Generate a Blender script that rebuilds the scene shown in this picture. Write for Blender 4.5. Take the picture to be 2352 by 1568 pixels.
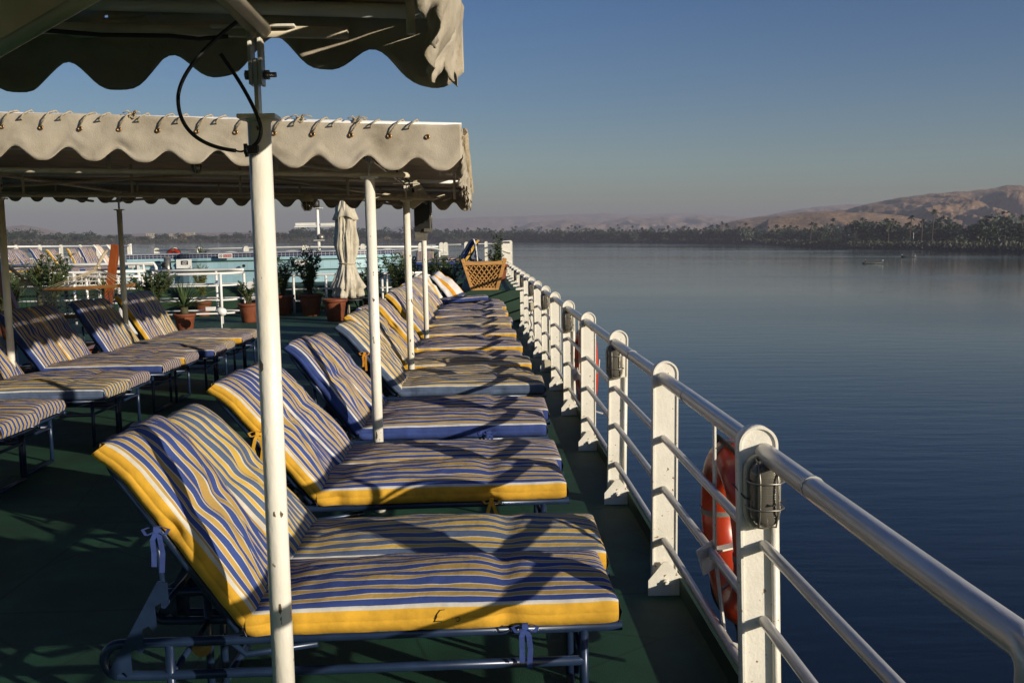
import bpy, bmesh, math, random
from math import sin, cos, pi, radians, sqrt, atan2, tan
from mathutils import Vector, Matrix, noise

# ---------------------------------------------------------------- camera, sky, sun
scn = bpy.context.scene
for _o in list(bpy.data.objects):
    bpy.data.objects.remove(_o)
FOC, CX, CY = 2287.0, 1176.0, 784.0          # focal length in units of a 2352 wide frame

def axes(yaw, pitch, roll):
    f = Vector((sin(yaw) * cos(pitch), cos(yaw) * cos(pitch), -sin(pitch)))
    r = Vector((cos(yaw), -sin(yaw), 0))
    u = r.cross(f)
    return r * cos(roll) + u * sin(roll), u * cos(roll) - r * sin(roll), f

def rotm(a):
    r, u, f = a
    return Matrix(((r.x, u.x, -f.x, 0), (r.y, u.y, -f.y, 0), (r.z, u.z, -f.z, 0), (0, 0, 0, 1)))

EYE_SHIP, EYE_WATER = 1.7, 9.0               # eye above the sun deck / above the river
YAW_W = 0.0335
R_SHIP = rotm(axes(0.0315, 0.0992, -0.0201))
R_WORLD = rotm(axes(YAW_W, 0.1050, 0.0))
HEEL = Matrix.Translation((0, 0, EYE_WATER)) @ R_WORLD @ R_SHIP.inverted() @ Matrix.Translation((0, 0, -EYE_SHIP))

cam_d = bpy.data.cameras.new('camera')
cam = bpy.data.objects.new('camera', cam_d)
scn.collection.objects.link(cam)
cam_d.sensor_width = 36.0
cam_d.lens = 36.0 * FOC / 2352.0
cam_d.clip_start = 0.05
cam_d.clip_end = 40000
cam.matrix_world = Matrix.Translation((0, 0, EYE_WATER)) @ R_WORLD
scn.camera = cam

SUN_SHIP = Vector((0.72, -0.58, 0.225)).normalized()
SUN = (HEEL.to_3x3() @ SUN_SHIP).normalized()
SUN_EL = math.asin(SUN.z)
SUN_AZ = atan2(SUN.x, SUN.y)
world = bpy.data.worlds.new('World')
scn.world = world
world.use_nodes = True
wn = world.node_tree
wn.nodes.clear()
w_out = wn.nodes.new('ShaderNodeOutputWorld')
w_bg = wn.nodes.new('ShaderNodeBackground')
w_sky = wn.nodes.new('ShaderNodeTexSky')
w_sky.sky_type = 'NISHITA'
w_sky.sun_disc = False
w_sky.sun_elevation = SUN_EL
w_sky.sun_rotation = SUN_AZ
w_sky.altitude = 0
w_sky.air_density = 1.0
w_sky.dust_density = 0.6
w_sky.ozone_density = 2.6
w_bg.inputs['Strength'].default_value = 0.068
w_hs = wn.nodes.new('ShaderNodeHueSaturation')
w_hs.inputs['Hue'].default_value = 0.518
w_hs.inputs['Saturation'].default_value = 1.36
wn.links.new(w_sky.outputs[0], w_hs.inputs['Color'])
wn.links.new(w_hs.outputs[0], w_bg.inputs['Color'])
wn.links.new(w_bg.outputs[0], w_out.inputs['Surface'])

sun_d = bpy.data.lights.new('sun', 'SUN')
sun_d.energy = 5.0
sun_d.angle = radians(0.5)
sun_d.color = (1.0, 0.89, 0.72)
sun = bpy.data.objects.new('sun', sun_d)
scn.collection.objects.link(sun)
sun.rotation_euler = (-SUN).to_track_quat('-Z', 'Y').to_euler()

scn.view_settings.view_transform = 'Standard'
scn.view_settings.look = 'None'
scn.view_settings.exposure = 0.2
scn.view_settings.gamma = 1.0
scn.render.engine = 'CYCLES'
scn.cycles.max_bounces = 6
scn.cycles.diffuse_bounces = 3
scn.cycles.glossy_bounces = 3
scn.cycles.transparent_max_bounces = 12
scn.cycles.volume_bounces = 0
scn.cycles.caustics_reflective = False
scn.cycles.caustics_refractive = False

rnd = random.Random(11)
SHIP = []                                     # everything that belongs to the ship, in deck coordinates

# ---------------------------------------------------------------- mesh helpers
class MB:
    def __init__(s):
        s.v = []; s.f = []; s.m = []; s.uv = []; s.sm = []
    def face(s, idx, m=0, uv=None, smooth=False):
        s.f.append(tuple(idx)); s.m.append(m); s.uv.append(uv); s.sm.append(smooth)
    def box(s, x0, x1, y0, y1, z0, z1, m=0):
        b = len(s.v)
        s.v += [(x0, y0, z0), (x1, y0, z0), (x1, y1, z0), (x0, y1, z0), (x0, y0, z1), (x1, y0, z1), (x1, y1, z1), (x0, y1, z1)]
        for q in ((0, 3, 2, 1), (4, 5, 6, 7), (0, 1, 5, 4), (1, 2, 6, 5), (2, 3, 7, 6), (3, 0, 4, 7)):
            s.face([b + i for i in q], m)
        return s
    def bar(s, a, c, w, h, up=(0, 0, 1), m=0):
        a = Vector(a); c = Vector(c); d = (c - a).normalized(); up = Vector(up)
        if abs(d.dot(up)) > .98: up = Vector((0, 1, 0))
        x = d.cross(up).normalized(); y = x.cross(d).normalized()
        b = len(s.v)
        for p in (a, c):
            for i, j in ((-1, -1), (1, -1), (1, 1), (-1, 1)):
                s.v.append(tuple(p + x * (i * w / 2) + y * (j * h / 2)))
        for q in ((0, 1, 2, 3), (7, 6, 5, 4), (0, 4, 5, 1), (1, 5, 6, 2), (2, 6, 7, 3), (3, 7, 4, 0)):
            s.face([b + i for i in q], m)
        return s
    def tube(s, pts, r, seg=10, m=0, closed=False, caps=True):
        pts = [Vector(p) for p in pts]; n = len(pts)
        rs = r if isinstance(r, (list, tuple)) else [r] * n
        t0 = (pts[1] - pts[0]).normalized()
        up = Vector((0, 0, 1)) if abs(t0.z) < .9 else Vector((0, 1, 0))
        nx = t0.cross(up).normalized()
        b = len(s.v)
        for i, p in enumerate(pts):
            if closed: t = (pts[(i + 1) % n] - pts[i - 1])
            elif i == 0: t = pts[1] - pts[0]
            elif i == n - 1: t = pts[-1] - pts[-2]
            else: t = pts[i + 1] - pts[i - 1]
            if t.length < 1e-9: t = t0
            t.normalize()
            nx = (nx - t * nx.dot(t))
            if nx.length < 1e-6: nx = t.orthogonal()
            nx.normalize(); ny = t.cross(nx)
            for k in range(seg):
                a = 2 * pi * k / seg
                s.v.append(tuple(p + (nx * cos(a) + ny * sin(a)) * rs[i]))
        for i in range(n if closed else n - 1):
            for k in range(seg):
                i2 = (i + 1) % n; k2 = (k + 1) % seg
                s.face((b + i * seg + k, b + i * seg + k2, b + i2 * seg + k2, b + i2 * seg + k), m, None, True)
        if caps and not closed:
            s.face([b + k for k in range(seg)][::-1], m)
            s.face([b + (n - 1) * seg + k for k in range(seg)], m)
        return s
    def lathe(s, prof, seg=20, o=(0, 0, 0), m=0, smooth=True):
        b = len(s.v)
        for r, z in prof:
            for k in range(seg):
                a = 2 * pi * k / seg
                s.v.append((o[0] + r * cos(a), o[1] + r * sin(a), o[2] + z))
        for i in range(len(prof) - 1):
            for k in range(seg):
                k2 = (k + 1) % seg
                s.face((b + i * seg + k, b + i * seg + k2, b + (i + 1) * seg + k2, b + (i + 1) * seg + k), m, None, smooth)
        s.face([b + k for k in range(seg)][::-1], m)
        s.face([b + (len(prof) - 1) * seg + k for k in range(seg)], m)
        return s
    def prism(s, poly, a, c, axis='y', m=0):
        """poly: list of 2-D points, extruded from a to c along axis ('y': poly is x,z; 'x': y,z; 'z': x,y)"""
        b = len(s.v); n = len(poly)
        for t in (a, c):
            for p, q in poly:
                s.v.append((p, t, q) if axis == 'y' else ((t, p, q) if axis == 'x' else (p, q, t)))
        s.face([b + i for i in range(n)], m); s.face([b + n + i for i in range(n)][::-1], m)
        for i in range(n):
            j = (i + 1) % n
            s.face((b + j, b + i, b + n + i, b + n + j), m)
        return s
    def grid(s, fn, nu, nv, m=0, skip=None, smooth=True, uvfn=None):
        b = len(s.v)
        for i in range(nu + 1):
            for j in range(nv + 1):
                s.v.append(tuple(fn(i, j)))
        for i in range(nu):
            for j in range(nv):
                if skip and skip(i, j): continue
                uv = [uvfn(i, j), uvfn(i + 1, j), uvfn(i + 1, j + 1), uvfn(i, j + 1)] if uvfn else None
                s.face((b + i * (nv + 1) + j, b + (i + 1) * (nv + 1) + j, b + (i + 1) * (nv + 1) + j + 1, b + i * (nv + 1) + j + 1), m, uv, smooth)
        return s
    def mesh(s, name, mats, fix=True):
        me = bpy.data.meshes.new(name)
        me.from_pydata(s.v, [], s.f)
        for mt in (mats if isinstance(mats, (list, tuple)) else [mats]):
            me.materials.append(mt)
        me.polygons.foreach_set('material_index', s.m)
        me.polygons.foreach_set('use_smooth', s.sm)
        if any(u is not None for u in s.uv):
            l = me.uv_layers.new(name='UVMap')
            k = 0
            for fi, f in enumerate(s.f):
                u = s.uv[fi]
                for c in range(len(f)):
                    if u is not None: l.data[k].uv = u[c]
                    k += 1
        if fix:
            bm = bmesh.new(); bm.from_mesh(me)
            bmesh.ops.recalc_face_normals(bm, faces=bm.faces)
            bm.to_mesh(me); bm.free()
        me.update()
        return me

def link(o, parent=None, ship=True):
    scn.collection.objects.link(o)
    if parent is not None: o.parent = parent
    elif ship: SHIP.append(o)
    return o

def part(name, mb, mats, parent=None, ship=True, label=None, fix=True, bevel=0, solid=0):
    me = mb if isinstance(mb, bpy.types.Mesh) else mb.mesh(name, mats, fix)
    o = bpy.data.objects.new(name, me)
    if label: o['label'] = label
    if bevel:
        md = o.modifiers.new('edge', 'BEVEL'); md.width = bevel; md.segments = 2; md.limit_method = 'ANGLE'
    if solid:
        md = o.modifiers.new('cloth', 'SOLIDIFY'); md.thickness = solid; md.offset = 0
    return link(o, parent, ship)

def tag(o, label, cat, group=None, kind=None):
    o['label'] = label; o['category'] = cat
    if group: o['group'] = group
    if kind: o['kind'] = kind
    return o

def thing(name, label, cat, loc=(0, 0, 0), rz=0, group=None, ship=True):
    o = bpy.data.objects.new(name, None)
    o.empty_display_size = .1
    o.location = loc; o.rotation_euler = (0, 0, rz)
    link(o, None, ship)
    return tag(o, label, cat, group)

def struct(name, mb, mats, ship=True, **k):
    o = part(name, mb, mats, None, ship, **k)
    o['kind'] = 'structure'
    return o

def dup(root, loc=None, rz=None, label=None, group=None, ship=True, sc=None):
    r = root.copy()
    link(r, None, ship)
    if loc is not None: r.location = loc
    if rz is not None: r.rotation_euler = (0, 0, rz)
    if sc is not None: r.scale = (sc, sc, sc)
    if label: r['label'] = label
    if group: r['group'] = group
    for ch in list(root.children):
        c = ch.copy(); scn.collection.objects.link(c); c.parent = r
        for g in ch.children:
            d = g.copy(); scn.collection.objects.link(d); d.parent = c
    return r

def arc(c, r, a0, a1, n, f):
    return [f(c[0] + r * cos(a0 + (a1 - a0) * i / n), c[1] + r * sin(a0 + (a1 - a0) * i / n)) for i in range(n + 1)]

def fbm(x, y, z=0., o=4):
    return noise.fractal((x, y, z), 1.0, 2.0, o)

# ---------------------------------------------------------------- materials
def mat(name):
    m = bpy.data.materials.new(name)
    m.use_nodes = True
    nt = m.node_tree
    b = nt.nodes['Principled BSDF']
    return m, nt, b

def N(nt, t, **k):
    n = nt.nodes.new(t)
    for a, v in k.items():
        if a in n.inputs: n.inputs[a].default_value = v
        else: setattr(n, a, v)
    return n

def ramp(nt, fac, stops, interp='LINEAR'):
    r = nt.nodes.new('ShaderNodeValToRGB')
    r.color_ramp.interpolation = interp
    e = r.color_ramp.elements
    while len(e) < len(stops): e.new(.5)
    for i, (p, c) in enumerate(stops):
        e[i].position = p; e[i].color = (c[0], c[1], c[2], 1) if not isinstance(c, (int, float)) else (c, c, c, 1)
    nt.links.new(fac, r.inputs[0])
    return r

def bumpn(nt, b, h, strength=.3, dist=.01):
    bp = N(nt, 'ShaderNodeBump'); bp.inputs['Strength'].default_value = strength; bp.inputs['Distance'].default_value = dist
    nt.links.new(h, bp.inputs['Height']); nt.links.new(bp.outputs[0], b.inputs['Normal'])

def noisy(name, c0, c1, scale=8, rough=.6, metallic=0., bump=.0, bscale=60, detail=5, lo=.35, hi=.65, coord='Object', stretch=None, spots=None):
    m, nt, b = mat(name)
    tc = N(nt, 'ShaderNodeTexCoord')
    src = tc.outputs[coord]
    if stretch:
        mp = N(nt, 'ShaderNodeMapping'); mp.inputs['Scale'].default_value = stretch
        nt.links.new(src, mp.inputs[0]); src = mp.outputs[0]
    n = N(nt, 'ShaderNodeTexNoise', Scale=scale, Detail=detail, Roughness=.6)
    nt.links.new(src, n.inputs['Vector'])
    r = ramp(nt, n.outputs['Fac'], [(lo, c0), (hi, c1)])
    col = r.outputs[0]
    if spots:
        thr, sc, sct = spots
        n3 = N(nt, 'ShaderNodeTexNoise', Scale=sc, Detail=3)
        nt.links.new(src, n3.inputs['Vector'])
        r3 = ramp(nt, n3.outputs['Fac'], [(thr, 0.), (thr + .02, 1.)])
        mx = N(nt, 'ShaderNodeMix', data_type='RGBA')
        nt.links.new(r3.outputs[0], mx.inputs[0]); nt.links.new(col, mx.inputs[6]); mx.inputs[7].default_value = (*sct, 1)
        col = mx.outputs[2]
    nt.links.new(col, b.inputs['Base Color'])
    b.inputs['Roughness'].default_value = rough
    b.inputs['Metallic'].default_value = metallic
    if bump:
        n2 = N(nt, 'ShaderNodeTexNoise', Scale=bscale, Detail=4)
        nt.links.new(src, n2.inputs['Vector'])
        bumpn(nt, b, n2.outputs['Fac'], bump, .01)
    return m

M = {}
M['white'] = noisy('white_paint', (.70, .67, .58), (.85, .82, .74), 5, .38, 0, .16, 90, spots=(.68, 42, (.26, .15, .08)))
M['pole'] = noisy('pole_paint', (.74, .70, .61), (.84, .81, .73), 6, .3, 0, .22, 45, spots=(.685, 30, (.12, .085, .055)), stretch=(1, 1, .45))
M['far_white'] = noisy('far_white_paint', (.72, .71, .68), (.82, .81, .78), 2, .4)
M['rail'] = noisy('rail_tube_paint', (.46, .45, .43), (.60, .59, .57), 7, .28, .25, .06, 60, stretch=(3, .5, 3))
M['blue_metal'] = noisy('blue_enamel', (.010, .022, .055), (.018, .036, .085), 9, .3, .2)
M['dark_metal'] = noisy('dark_metal', (.02, .02, .02), (.05, .045, .04), 12, .5, .5)
M['galv'] = noisy('galvanised_metal', (.20, .19, .17), (.32, .30, .27), 14, .4, .7)
M['brass'] = noisy('brass', (.30, .16, .06), (.42, .24, .09), 20, .35, .9)
def deck_mat():
    m, nt, b = mat('green_deck_paint')
    tc = N(nt, 'ShaderNodeTexCoord')
    n = N(nt, 'ShaderNodeTexNoise', Scale=1.1, Detail=9, Roughness=.65); nt.links.new(tc.outputs['Object'], n.inputs['Vector'])
    r = ramp(nt, n.outputs['Fac'], [(.3, (.004, .028, .014)), (.55, (.009, .066, .033)), (.75, (.024, .120, .062))])
    br = N(nt, 'ShaderNodeTexBrick'); br.inputs['Scale'].default_value = 1; br.inputs['Mortar Size'].default_value = .008
    br.inputs['Brick Width'].default_value = 2.4; br.inputs['Row Height'].default_value = 1.55
    br.inputs['Color1'].default_value = br.inputs['Color2'].default_value = (1, 1, 1, 1); br.inputs['Mortar'].default_value = (.45, .5, .48, 1)
    nt.links.new(tc.outputs['Object'], br.inputs['Vector'])
    mp = N(nt, 'ShaderNodeMapping'); mp.inputs['Scale'].default_value = (2.0, 14, 1); mp.inputs['Rotation'].default_value = (0, 0, .5); nt.links.new(tc.outputs['Object'], mp.inputs[0])
    sc = N(nt, 'ShaderNodeTexNoise', Scale=1.6, Detail=6, Roughness=.7); nt.links.new(mp.outputs[0], sc.inputs['Vector'])
    rs = ramp(nt, sc.outputs['Fac'], [(.62, 0.), (.70, .55)])
    vo = N(nt, 'ShaderNodeTexVoronoi', feature='DISTANCE_TO_EDGE', Scale=.9); nt.links.new(tc.outputs['Object'], vo.inputs['Vector'])
    rc = ramp(nt, vo.outputs['Distance'], [(.0, (.35, .35, .35)), (.006, (1, 1, 1))])
    m1 = N(nt, 'ShaderNodeMix', data_type='RGBA', blend_type='MULTIPLY'); m1.inputs[0].default_value = 1
    nt.links.new(r.outputs[0], m1.inputs[6]); nt.links.new(br.outputs['Color'], m1.inputs[7])
    m2 = N(nt, 'ShaderNodeMix', data_type='RGBA', blend_type='MULTIPLY'); m2.inputs[0].default_value = .8
    nt.links.new(m1.outputs[2], m2.inputs[6]); nt.links.new(rc.outputs[0], m2.inputs[7])
    m3 = N(nt, 'ShaderNodeMix', data_type='RGBA'); nt.links.new(rs.outputs[0], m3.inputs[0]); nt.links.new(m2.outputs[2], m3.inputs[6]); m3.inputs[7].default_value = (.050, .12, .075, 1)
    nt.links.new(m3.outputs[2], b.inputs['Base Color'])
    n2 = N(nt, 'ShaderNodeTexNoise', Scale=190, Detail=5); nt.links.new(tc.outputs['Object'], n2.inputs['Vector'])
    ad = N(nt, 'ShaderNodeMath', operation='MULTIPLY_ADD'); ad.inputs[1].default_value = .8
    nt.links.new(br.outputs['Fac'], ad.inputs[0]); nt.links.new(n2.outputs['Fac'], ad.inputs[2])
    bumpn(nt, b, ad.outputs[0], .5, .01)
    b.inputs['Roughness'].default_value = .7
    return m
M['deck'] = deck_mat()
M['riser'] = noisy('green_riser_paint', (.008, .030, .016), (.014, .05, .027), 2, .7)
M['hull'] = noisy('hull_paint', (.55, .54, .50), (.68, .67, .63), .5, .45)
M['tube_beige'] = noisy('beige_tube_paint', (.52, .46, .34), (.66, .59, .45), 9, .5)
M['rope'] = noisy('jute_rope', (.38, .30, .19), (.56, .47, .32), 60, .95, 0, .8, 220, stretch=(1, 1, 1))
M['dark_rope'] = noisy('dark_rope', (.02, .018, .014), (.05, .042, .03), 60, .95, 0, .6, 200)
M['cable'] = noisy('black_cable', (.008, .008, .008), (.02, .018, .016), 20, .5)
M['orange'] = noisy('orange_buoy_paint', (.36, .028, .006), (.50, .048, .009), 5, .35, 0, .1, 30)
M['band'] = noisy('grey_band', (.13, .125, .11), (.22, .21, .19), 20, .6)
M['wood'] = noisy('pine_wood', (.42, .20, .055), (.60, .32, .10), 5, .5, 0, .15, 30, stretch=(1, 1, 7))
M['dark_wood'] = noisy('oiled_wood', (.20, .085, .022), (.30, .135, .036), 6, .5, 0, .15, 30, stretch=(1, 6, 6))
M['red_wood'] = noisy('varnished_red_wood', (.20, .045, .010), (.30, .075, .016), 4, .28, 0, .1, 20, stretch=(4, 4, .6))
M['terracotta'] = noisy('terracotta', (.13, .034, .013), (.22, .060, .022), 6, .7, 0, .15, 40)
M['soil'] = noisy('potting_soil', (.015, .01, .007), (.03, .02, .014), 30, .95)
M['stem'] = noisy('plant_stem', (.05, .05, .02), (.09, .075, .03), 20, .8)
M['black'] = noisy('black_plastic', (.008, .008, .009), (.016, .016, .017), 12, .45)
M['cream'] = noisy('cream_plastic', (.42, .38, .28), (.52, .48, .36), 6, .5)
M['parasol'] = noisy('parasol_cloth', (.44, .40, .31), (.56, .51, .41), 7, .9, 0, .2, 120)
M['towel'] = None

def canvas_mat():
    m, nt, b = mat('awning_canvas')
    tc = N(nt, 'ShaderNodeTexCoord')
    n = N(nt, 'ShaderNodeTexNoise', Scale=3.0, Detail=8, Roughness=.65)
    nt.links.new(tc.outputs['Object'], n.inputs['Vector'])
    r = ramp(nt, n.outputs['Fac'], [(.26, (.26, .22, .155)), (.5, (.44, .385, .295)), (.74, (.54, .48, .38))])
    nt.links.new(r.outputs[0], b.inputs['Base Color'])
    b.inputs['Roughness'].default_value = .95
    mp = N(nt, 'ShaderNodeMapping'); mp.inputs['Scale'].default_value = (140, 140, 140)
    nt.links.new(tc.outputs['Object'], mp.inputs[0])
    n2 = N(nt, 'ShaderNodeTexNoise', Scale=1.0, Detail=2)
    nt.links.new(mp.outputs[0], n2.inputs['Vector'])
    n3 = N(nt, 'ShaderNodeTexNoise', Scale=7.0, Detail=4)
    nt.links.new(tc.outputs['Object'], n3.inputs['Vector'])
    ad = N(nt, 'ShaderNodeMath', operation='MULTIPLY_ADD'); ad.inputs[1].default_value = .25
    nt.links.new(n2.outputs['Fac'], ad.inputs[0]); nt.links.new(n3.outputs['Fac'], ad.inputs[2])
    bumpn(nt, b, ad.outputs[0], .35, .02)
    tr = N(nt, 'ShaderNodeBsdfTranslucent'); tr.inputs['Color'].default_value = (.34, .25, .14, 1)
    mx = N(nt, 'ShaderNodeMixShader'); mx.inputs[0].default_value = .06
    nt.links.new(b.outputs[0], mx.inputs[1]); nt.links.new(tr.outputs[0], mx.inputs[2])
    nt.links.new(mx.outputs[0], nt.nodes['Material Output'].inputs['Surface'])
    return m
M['canvas'] = canvas_mat()

def fabric(name, blue, white, tan, period=.061, soft=.10):
    m, nt, b = mat(name)
    uv = N(nt, 'ShaderNodeUVMap')
    sx = N(nt, 'ShaderNodeSeparateXYZ'); nt.links.new(uv.outputs[0], sx.inputs[0])
    dv = N(nt, 'ShaderNodeMath', operation='DIVIDE'); dv.inputs[1].default_value = period
    nt.links.new(sx.outputs[0], dv.inputs[0])
    fr = N(nt, 'ShaderNodeMath', operation='FRACT'); nt.links.new(dv.outputs[0], fr.inputs[0])
    r = ramp(nt, fr.outputs[0], [(0, blue), (.50, white), (.57, tan), (.93, white)], 'CONSTANT')
    tc = N(nt, 'ShaderNodeTexCoord')
    n = N(nt, 'ShaderNodeTexNoise', Scale=6, Detail=6); nt.links.new(tc.outputs['Object'], n.inputs['Vector'])
    rr = ramp(nt, n.outputs['Fac'], [(.25, (.72, .72, .74)), (.7, (1.06, 1.05, 1.03))])
    mx = N(nt, 'ShaderNodeMix', data_type='RGBA', blend_type='MULTIPLY'); mx.inputs[0].default_value = 1
    nt.links.new(r.outputs[0], mx.inputs[6]); nt.links.new(rr.outputs[0], mx.inputs[7])
    nt.links.new(mx.outputs[2], b.inputs['Base Color'])
    b.inputs['Roughness'].default_value = .92
    n2 = N(nt, 'ShaderNodeTexNoise', Scale=14, Detail=5, Roughness=.55); nt.links.new(tc.outputs['Object'], n2.inputs['Vector'])
    bumpn(nt, b, n2.outputs['Fac'], .32, .02)
    return m

BLUE, WHT, TAN, YEL, SLATE = (.034, .066, .25), (.60, .58, .52), (.47, .305, .085), (.74, .41, .035), (.085, .125, .22)
M['fab_a'] = fabric('blue_tan_stripe_cloth', BLUE, WHT, TAN)
M['fab_b'] = fabric('slate_yellow_stripe_cloth', SLATE, WHT, (.62, .40, .07), .062)
def plaincloth(name, c, k=.74):
    return noisy(name, tuple(v * k for v in c), tuple(min(1, v * 1.06) for v in c), 9, .92, 0, .25, 26)
M['yel'] = plaincloth('yellow_cloth', YEL)
M['blu'] = plaincloth('blue_cloth', BLUE)
M['sla'] = plaincloth('slate_cloth', SLATE)
M['wht'] = plaincloth('white_piping_cloth', WHT)
M['ora'] = plaincloth('orange_cloth', (.72, .30, .02))
M['tow_o'] = fabric('orange_white_towel', (.78, .76, .74), (.78, .76, .74), (.80, .36, .02), .16)
M['tow_y'] = fabric('yellow_white_towel', (.74, .70, .62), (.74, .70, .62), (.74, .48, .12), .13)

def glass_mat():
    m, nt, b = mat('ribbed_lamp_glass')
    tc = N(nt, 'ShaderNodeTexCoord')
    w = N(nt, 'ShaderNodeTexWave', Scale=42, bands_direction='Z'); nt.links.new(tc.outputs['Object'], w.inputs[0])
    b.inputs['Base Color'].default_value = (.13, .12, .10, 1)
    b.inputs['Roughness'].default_value = .07
    b.inputs['Metallic'].default_value = .15
    bumpn(nt, b, w.outputs['Fac'], .10, .003)
    return m
M['glass'] = glass_mat()

def tile_mat(name, c0, c1, grout, w, h):
    m, nt, b = mat(name)
    uv = N(nt, 'ShaderNodeUVMap')
    br = N(nt, 'ShaderNodeTexBrick'); br.offset = 0; br.squash = 1
    br.inputs['Scale'].default_value = 1
    br.inputs['Color1'].default_value = (*c0, 1); br.inputs['Color2'].default_value = (*c1, 1); br.inputs['Mortar'].default_value = (*grout, 1)
    br.inputs['Mortar Size'].default_value = .006; br.inputs['Brick Width'].default_value = w; br.inputs['Row Height'].default_value = h
    nt.links.new(uv.outputs[0], br.inputs['Vector'])
    nt.links.new(br.outputs['Color'], b.inputs['Base Color'])
    b.inputs['Roughness'].default_value = .25
    return m
M['pool'] = tile_mat('light_blue_tiles', (.32, .52, .60), (.38, .58, .66), (.35, .45, .48), .2, .2)
M['pool_dark'] = tile_mat('navy_tiles', (.015, .02, .075), (.03, .035, .10), (.45, .45, .48), .115, .16)
M['coping'] = noisy('pool_coping', (.30, .31, .33), (.42, .43, .45), 5, .4)

def leafmat(name, c0, c1, sc=1.5):
    m = noisy(name, c0, c1, sc, .6, 0, 0, lo=.3, hi=.7)
    return m
M['leaf'] = leafmat('oleander_leaf', (.022, .045, .014), (.06, .095, .025), 9)
M['leaf_yellow'] = leafmat('yellow_green_leaf', (.07, .085, .02), (.16, .16, .04), 9)  # yellower leaf colour for the spiky, grassy and thin plants
M['palm'] = leafmat('date_palm_frond', (.018, .036, .020), (.05, .075, .034), .25)
M['palm_tr'] = noisy('palm_trunk', (.07, .052, .035), (.13, .10, .07), 2, .9)
M['tree'] = leafmat('broadleaf_foliage', (.012, .028, .012), (.04, .06, .024), .2)
M['bank'] = leafmat('reed_foliage', (.012, .016, .008), (.045, .043, .018), .08)
M['field'] = noisy('crop_field', (.045, .07, .018), (.11, .12, .03), .05, .9)
M['earth'] = noisy('river_bank_earth', (.035, .03, .02), (.09, .075, .05), .06, .95)

def hill_mat(name, c0, c1, c2):
    m, nt, b = mat(name)
    tc = N(nt, 'ShaderNodeTexCoord')
    n = N(nt, 'ShaderNodeTexNoise', Scale=.012, Detail=10, Roughness=.68); nt.links.new(tc.outputs['Object'], n.inputs['Vector'])
    r = ramp(nt, n.outputs['Fac'], [(.36, c0), (.48, c1), (.60, c2)])
    nt.links.new(r.outputs[0], b.inputs['Base Color'])
    b.inputs['Roughness'].default_value = .95
    n2 = N(nt, 'ShaderNodeTexNoise', Scale=.05, Detail=8, Roughness=.7); nt.links.new(tc.outputs['Object'], n2.inputs['Vector'])
    bumpn(nt, b, n2.outputs['Fac'], 1.0, 16.0)
    return m
M['hill'] = hill_mat('desert_rock', (.18, .105, .056), (.32, .195, .105), (.43, .285, .165))
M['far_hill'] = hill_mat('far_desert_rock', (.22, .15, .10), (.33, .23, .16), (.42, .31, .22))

def water_mat():
    m, nt, b = mat('river_water')
    b.inputs['Base Color'].default_value = (.004, .009, .016, 1)
    b.inputs['IOR'].default_value = 1.333
    tc = N(nt, 'ShaderNodeTexCoord')
    def nz(scale, det, st):
        mp = N(nt, 'ShaderNodeMapping'); mp.inputs['Scale'].default_value = st
        nt.links.new(tc.outputs['Object'], mp.inputs[0])
        n = N(nt, 'ShaderNodeTexNoise', Scale=scale, Detail=det, Roughness=.5); nt.links.new(mp.outputs[0], n.inputs['Vector'])
        return n.outputs['Fac']
    calm = nz(.006, 4, (.45, 2.2, 1))
    rr = ramp(nt, calm, [(.42, .03), (.60, .13)])
    nt.links.new(rr.outputs[0], b.inputs['Roughness'])
    a = nz(.55, 3, (.35, 1.5, 1)); c = nz(2.6, 2, (.5, 1.4, 1))
    ma = N(nt, 'ShaderNodeMath', operation='MULTIPLY_ADD'); ma.inputs[1].default_value = .22
    nt.links.new(c, ma.inputs[0]); nt.links.new(a, ma.inputs[2])
    bp = N(nt, 'ShaderNodeBump'); bp.inputs['Strength'].default_value = .042; bp.inputs['Distance'].default_value = .6
    nt.links.new(ma.outputs[0], bp.inputs['Height']); nt.links.new(bp.outputs[0], b.inputs['Normal'])
    return m
M['water'] = water_mat()
#PART2
# ---------------------------------------------------------------- the ship's structure
mb = MB()
mb.box(-15.6, .985, -14, 26.4, -.12, 0)
struct('sun_deck', mb, M['deck'])
mb = MB()
mb.box(-15.6, -.42, 26.0, 56, .02, .68)
mb.box(-.42, .985, 21.35, 56, .02, .68)
o = struct('upper_deck', mb, [M['deck'], M['riser']])
for p in o.data.polygons:
    p.material_index = 1 if p.normal.y < -.5 else 0
mb = MB()
mb.box(-15.4, .95, -30, 58, -7.6, -.14)
struct('ship_hull', mb, M['hull'])
mb = MB()
mb.box(.925, .980, -6, 21.3, 0, .085)
struct('deck_edge_kerb', mb, M['riser'])

# ---------------------------------------------------------------- starboard railing
RX, RY0, RSP = .86, 2.994, 1.673
RAIL = thing('deck_railing', 'white railing with round-topped posts and grey tubes along the river side of the deck', 'railing', (RX, RY0, 0))

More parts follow.
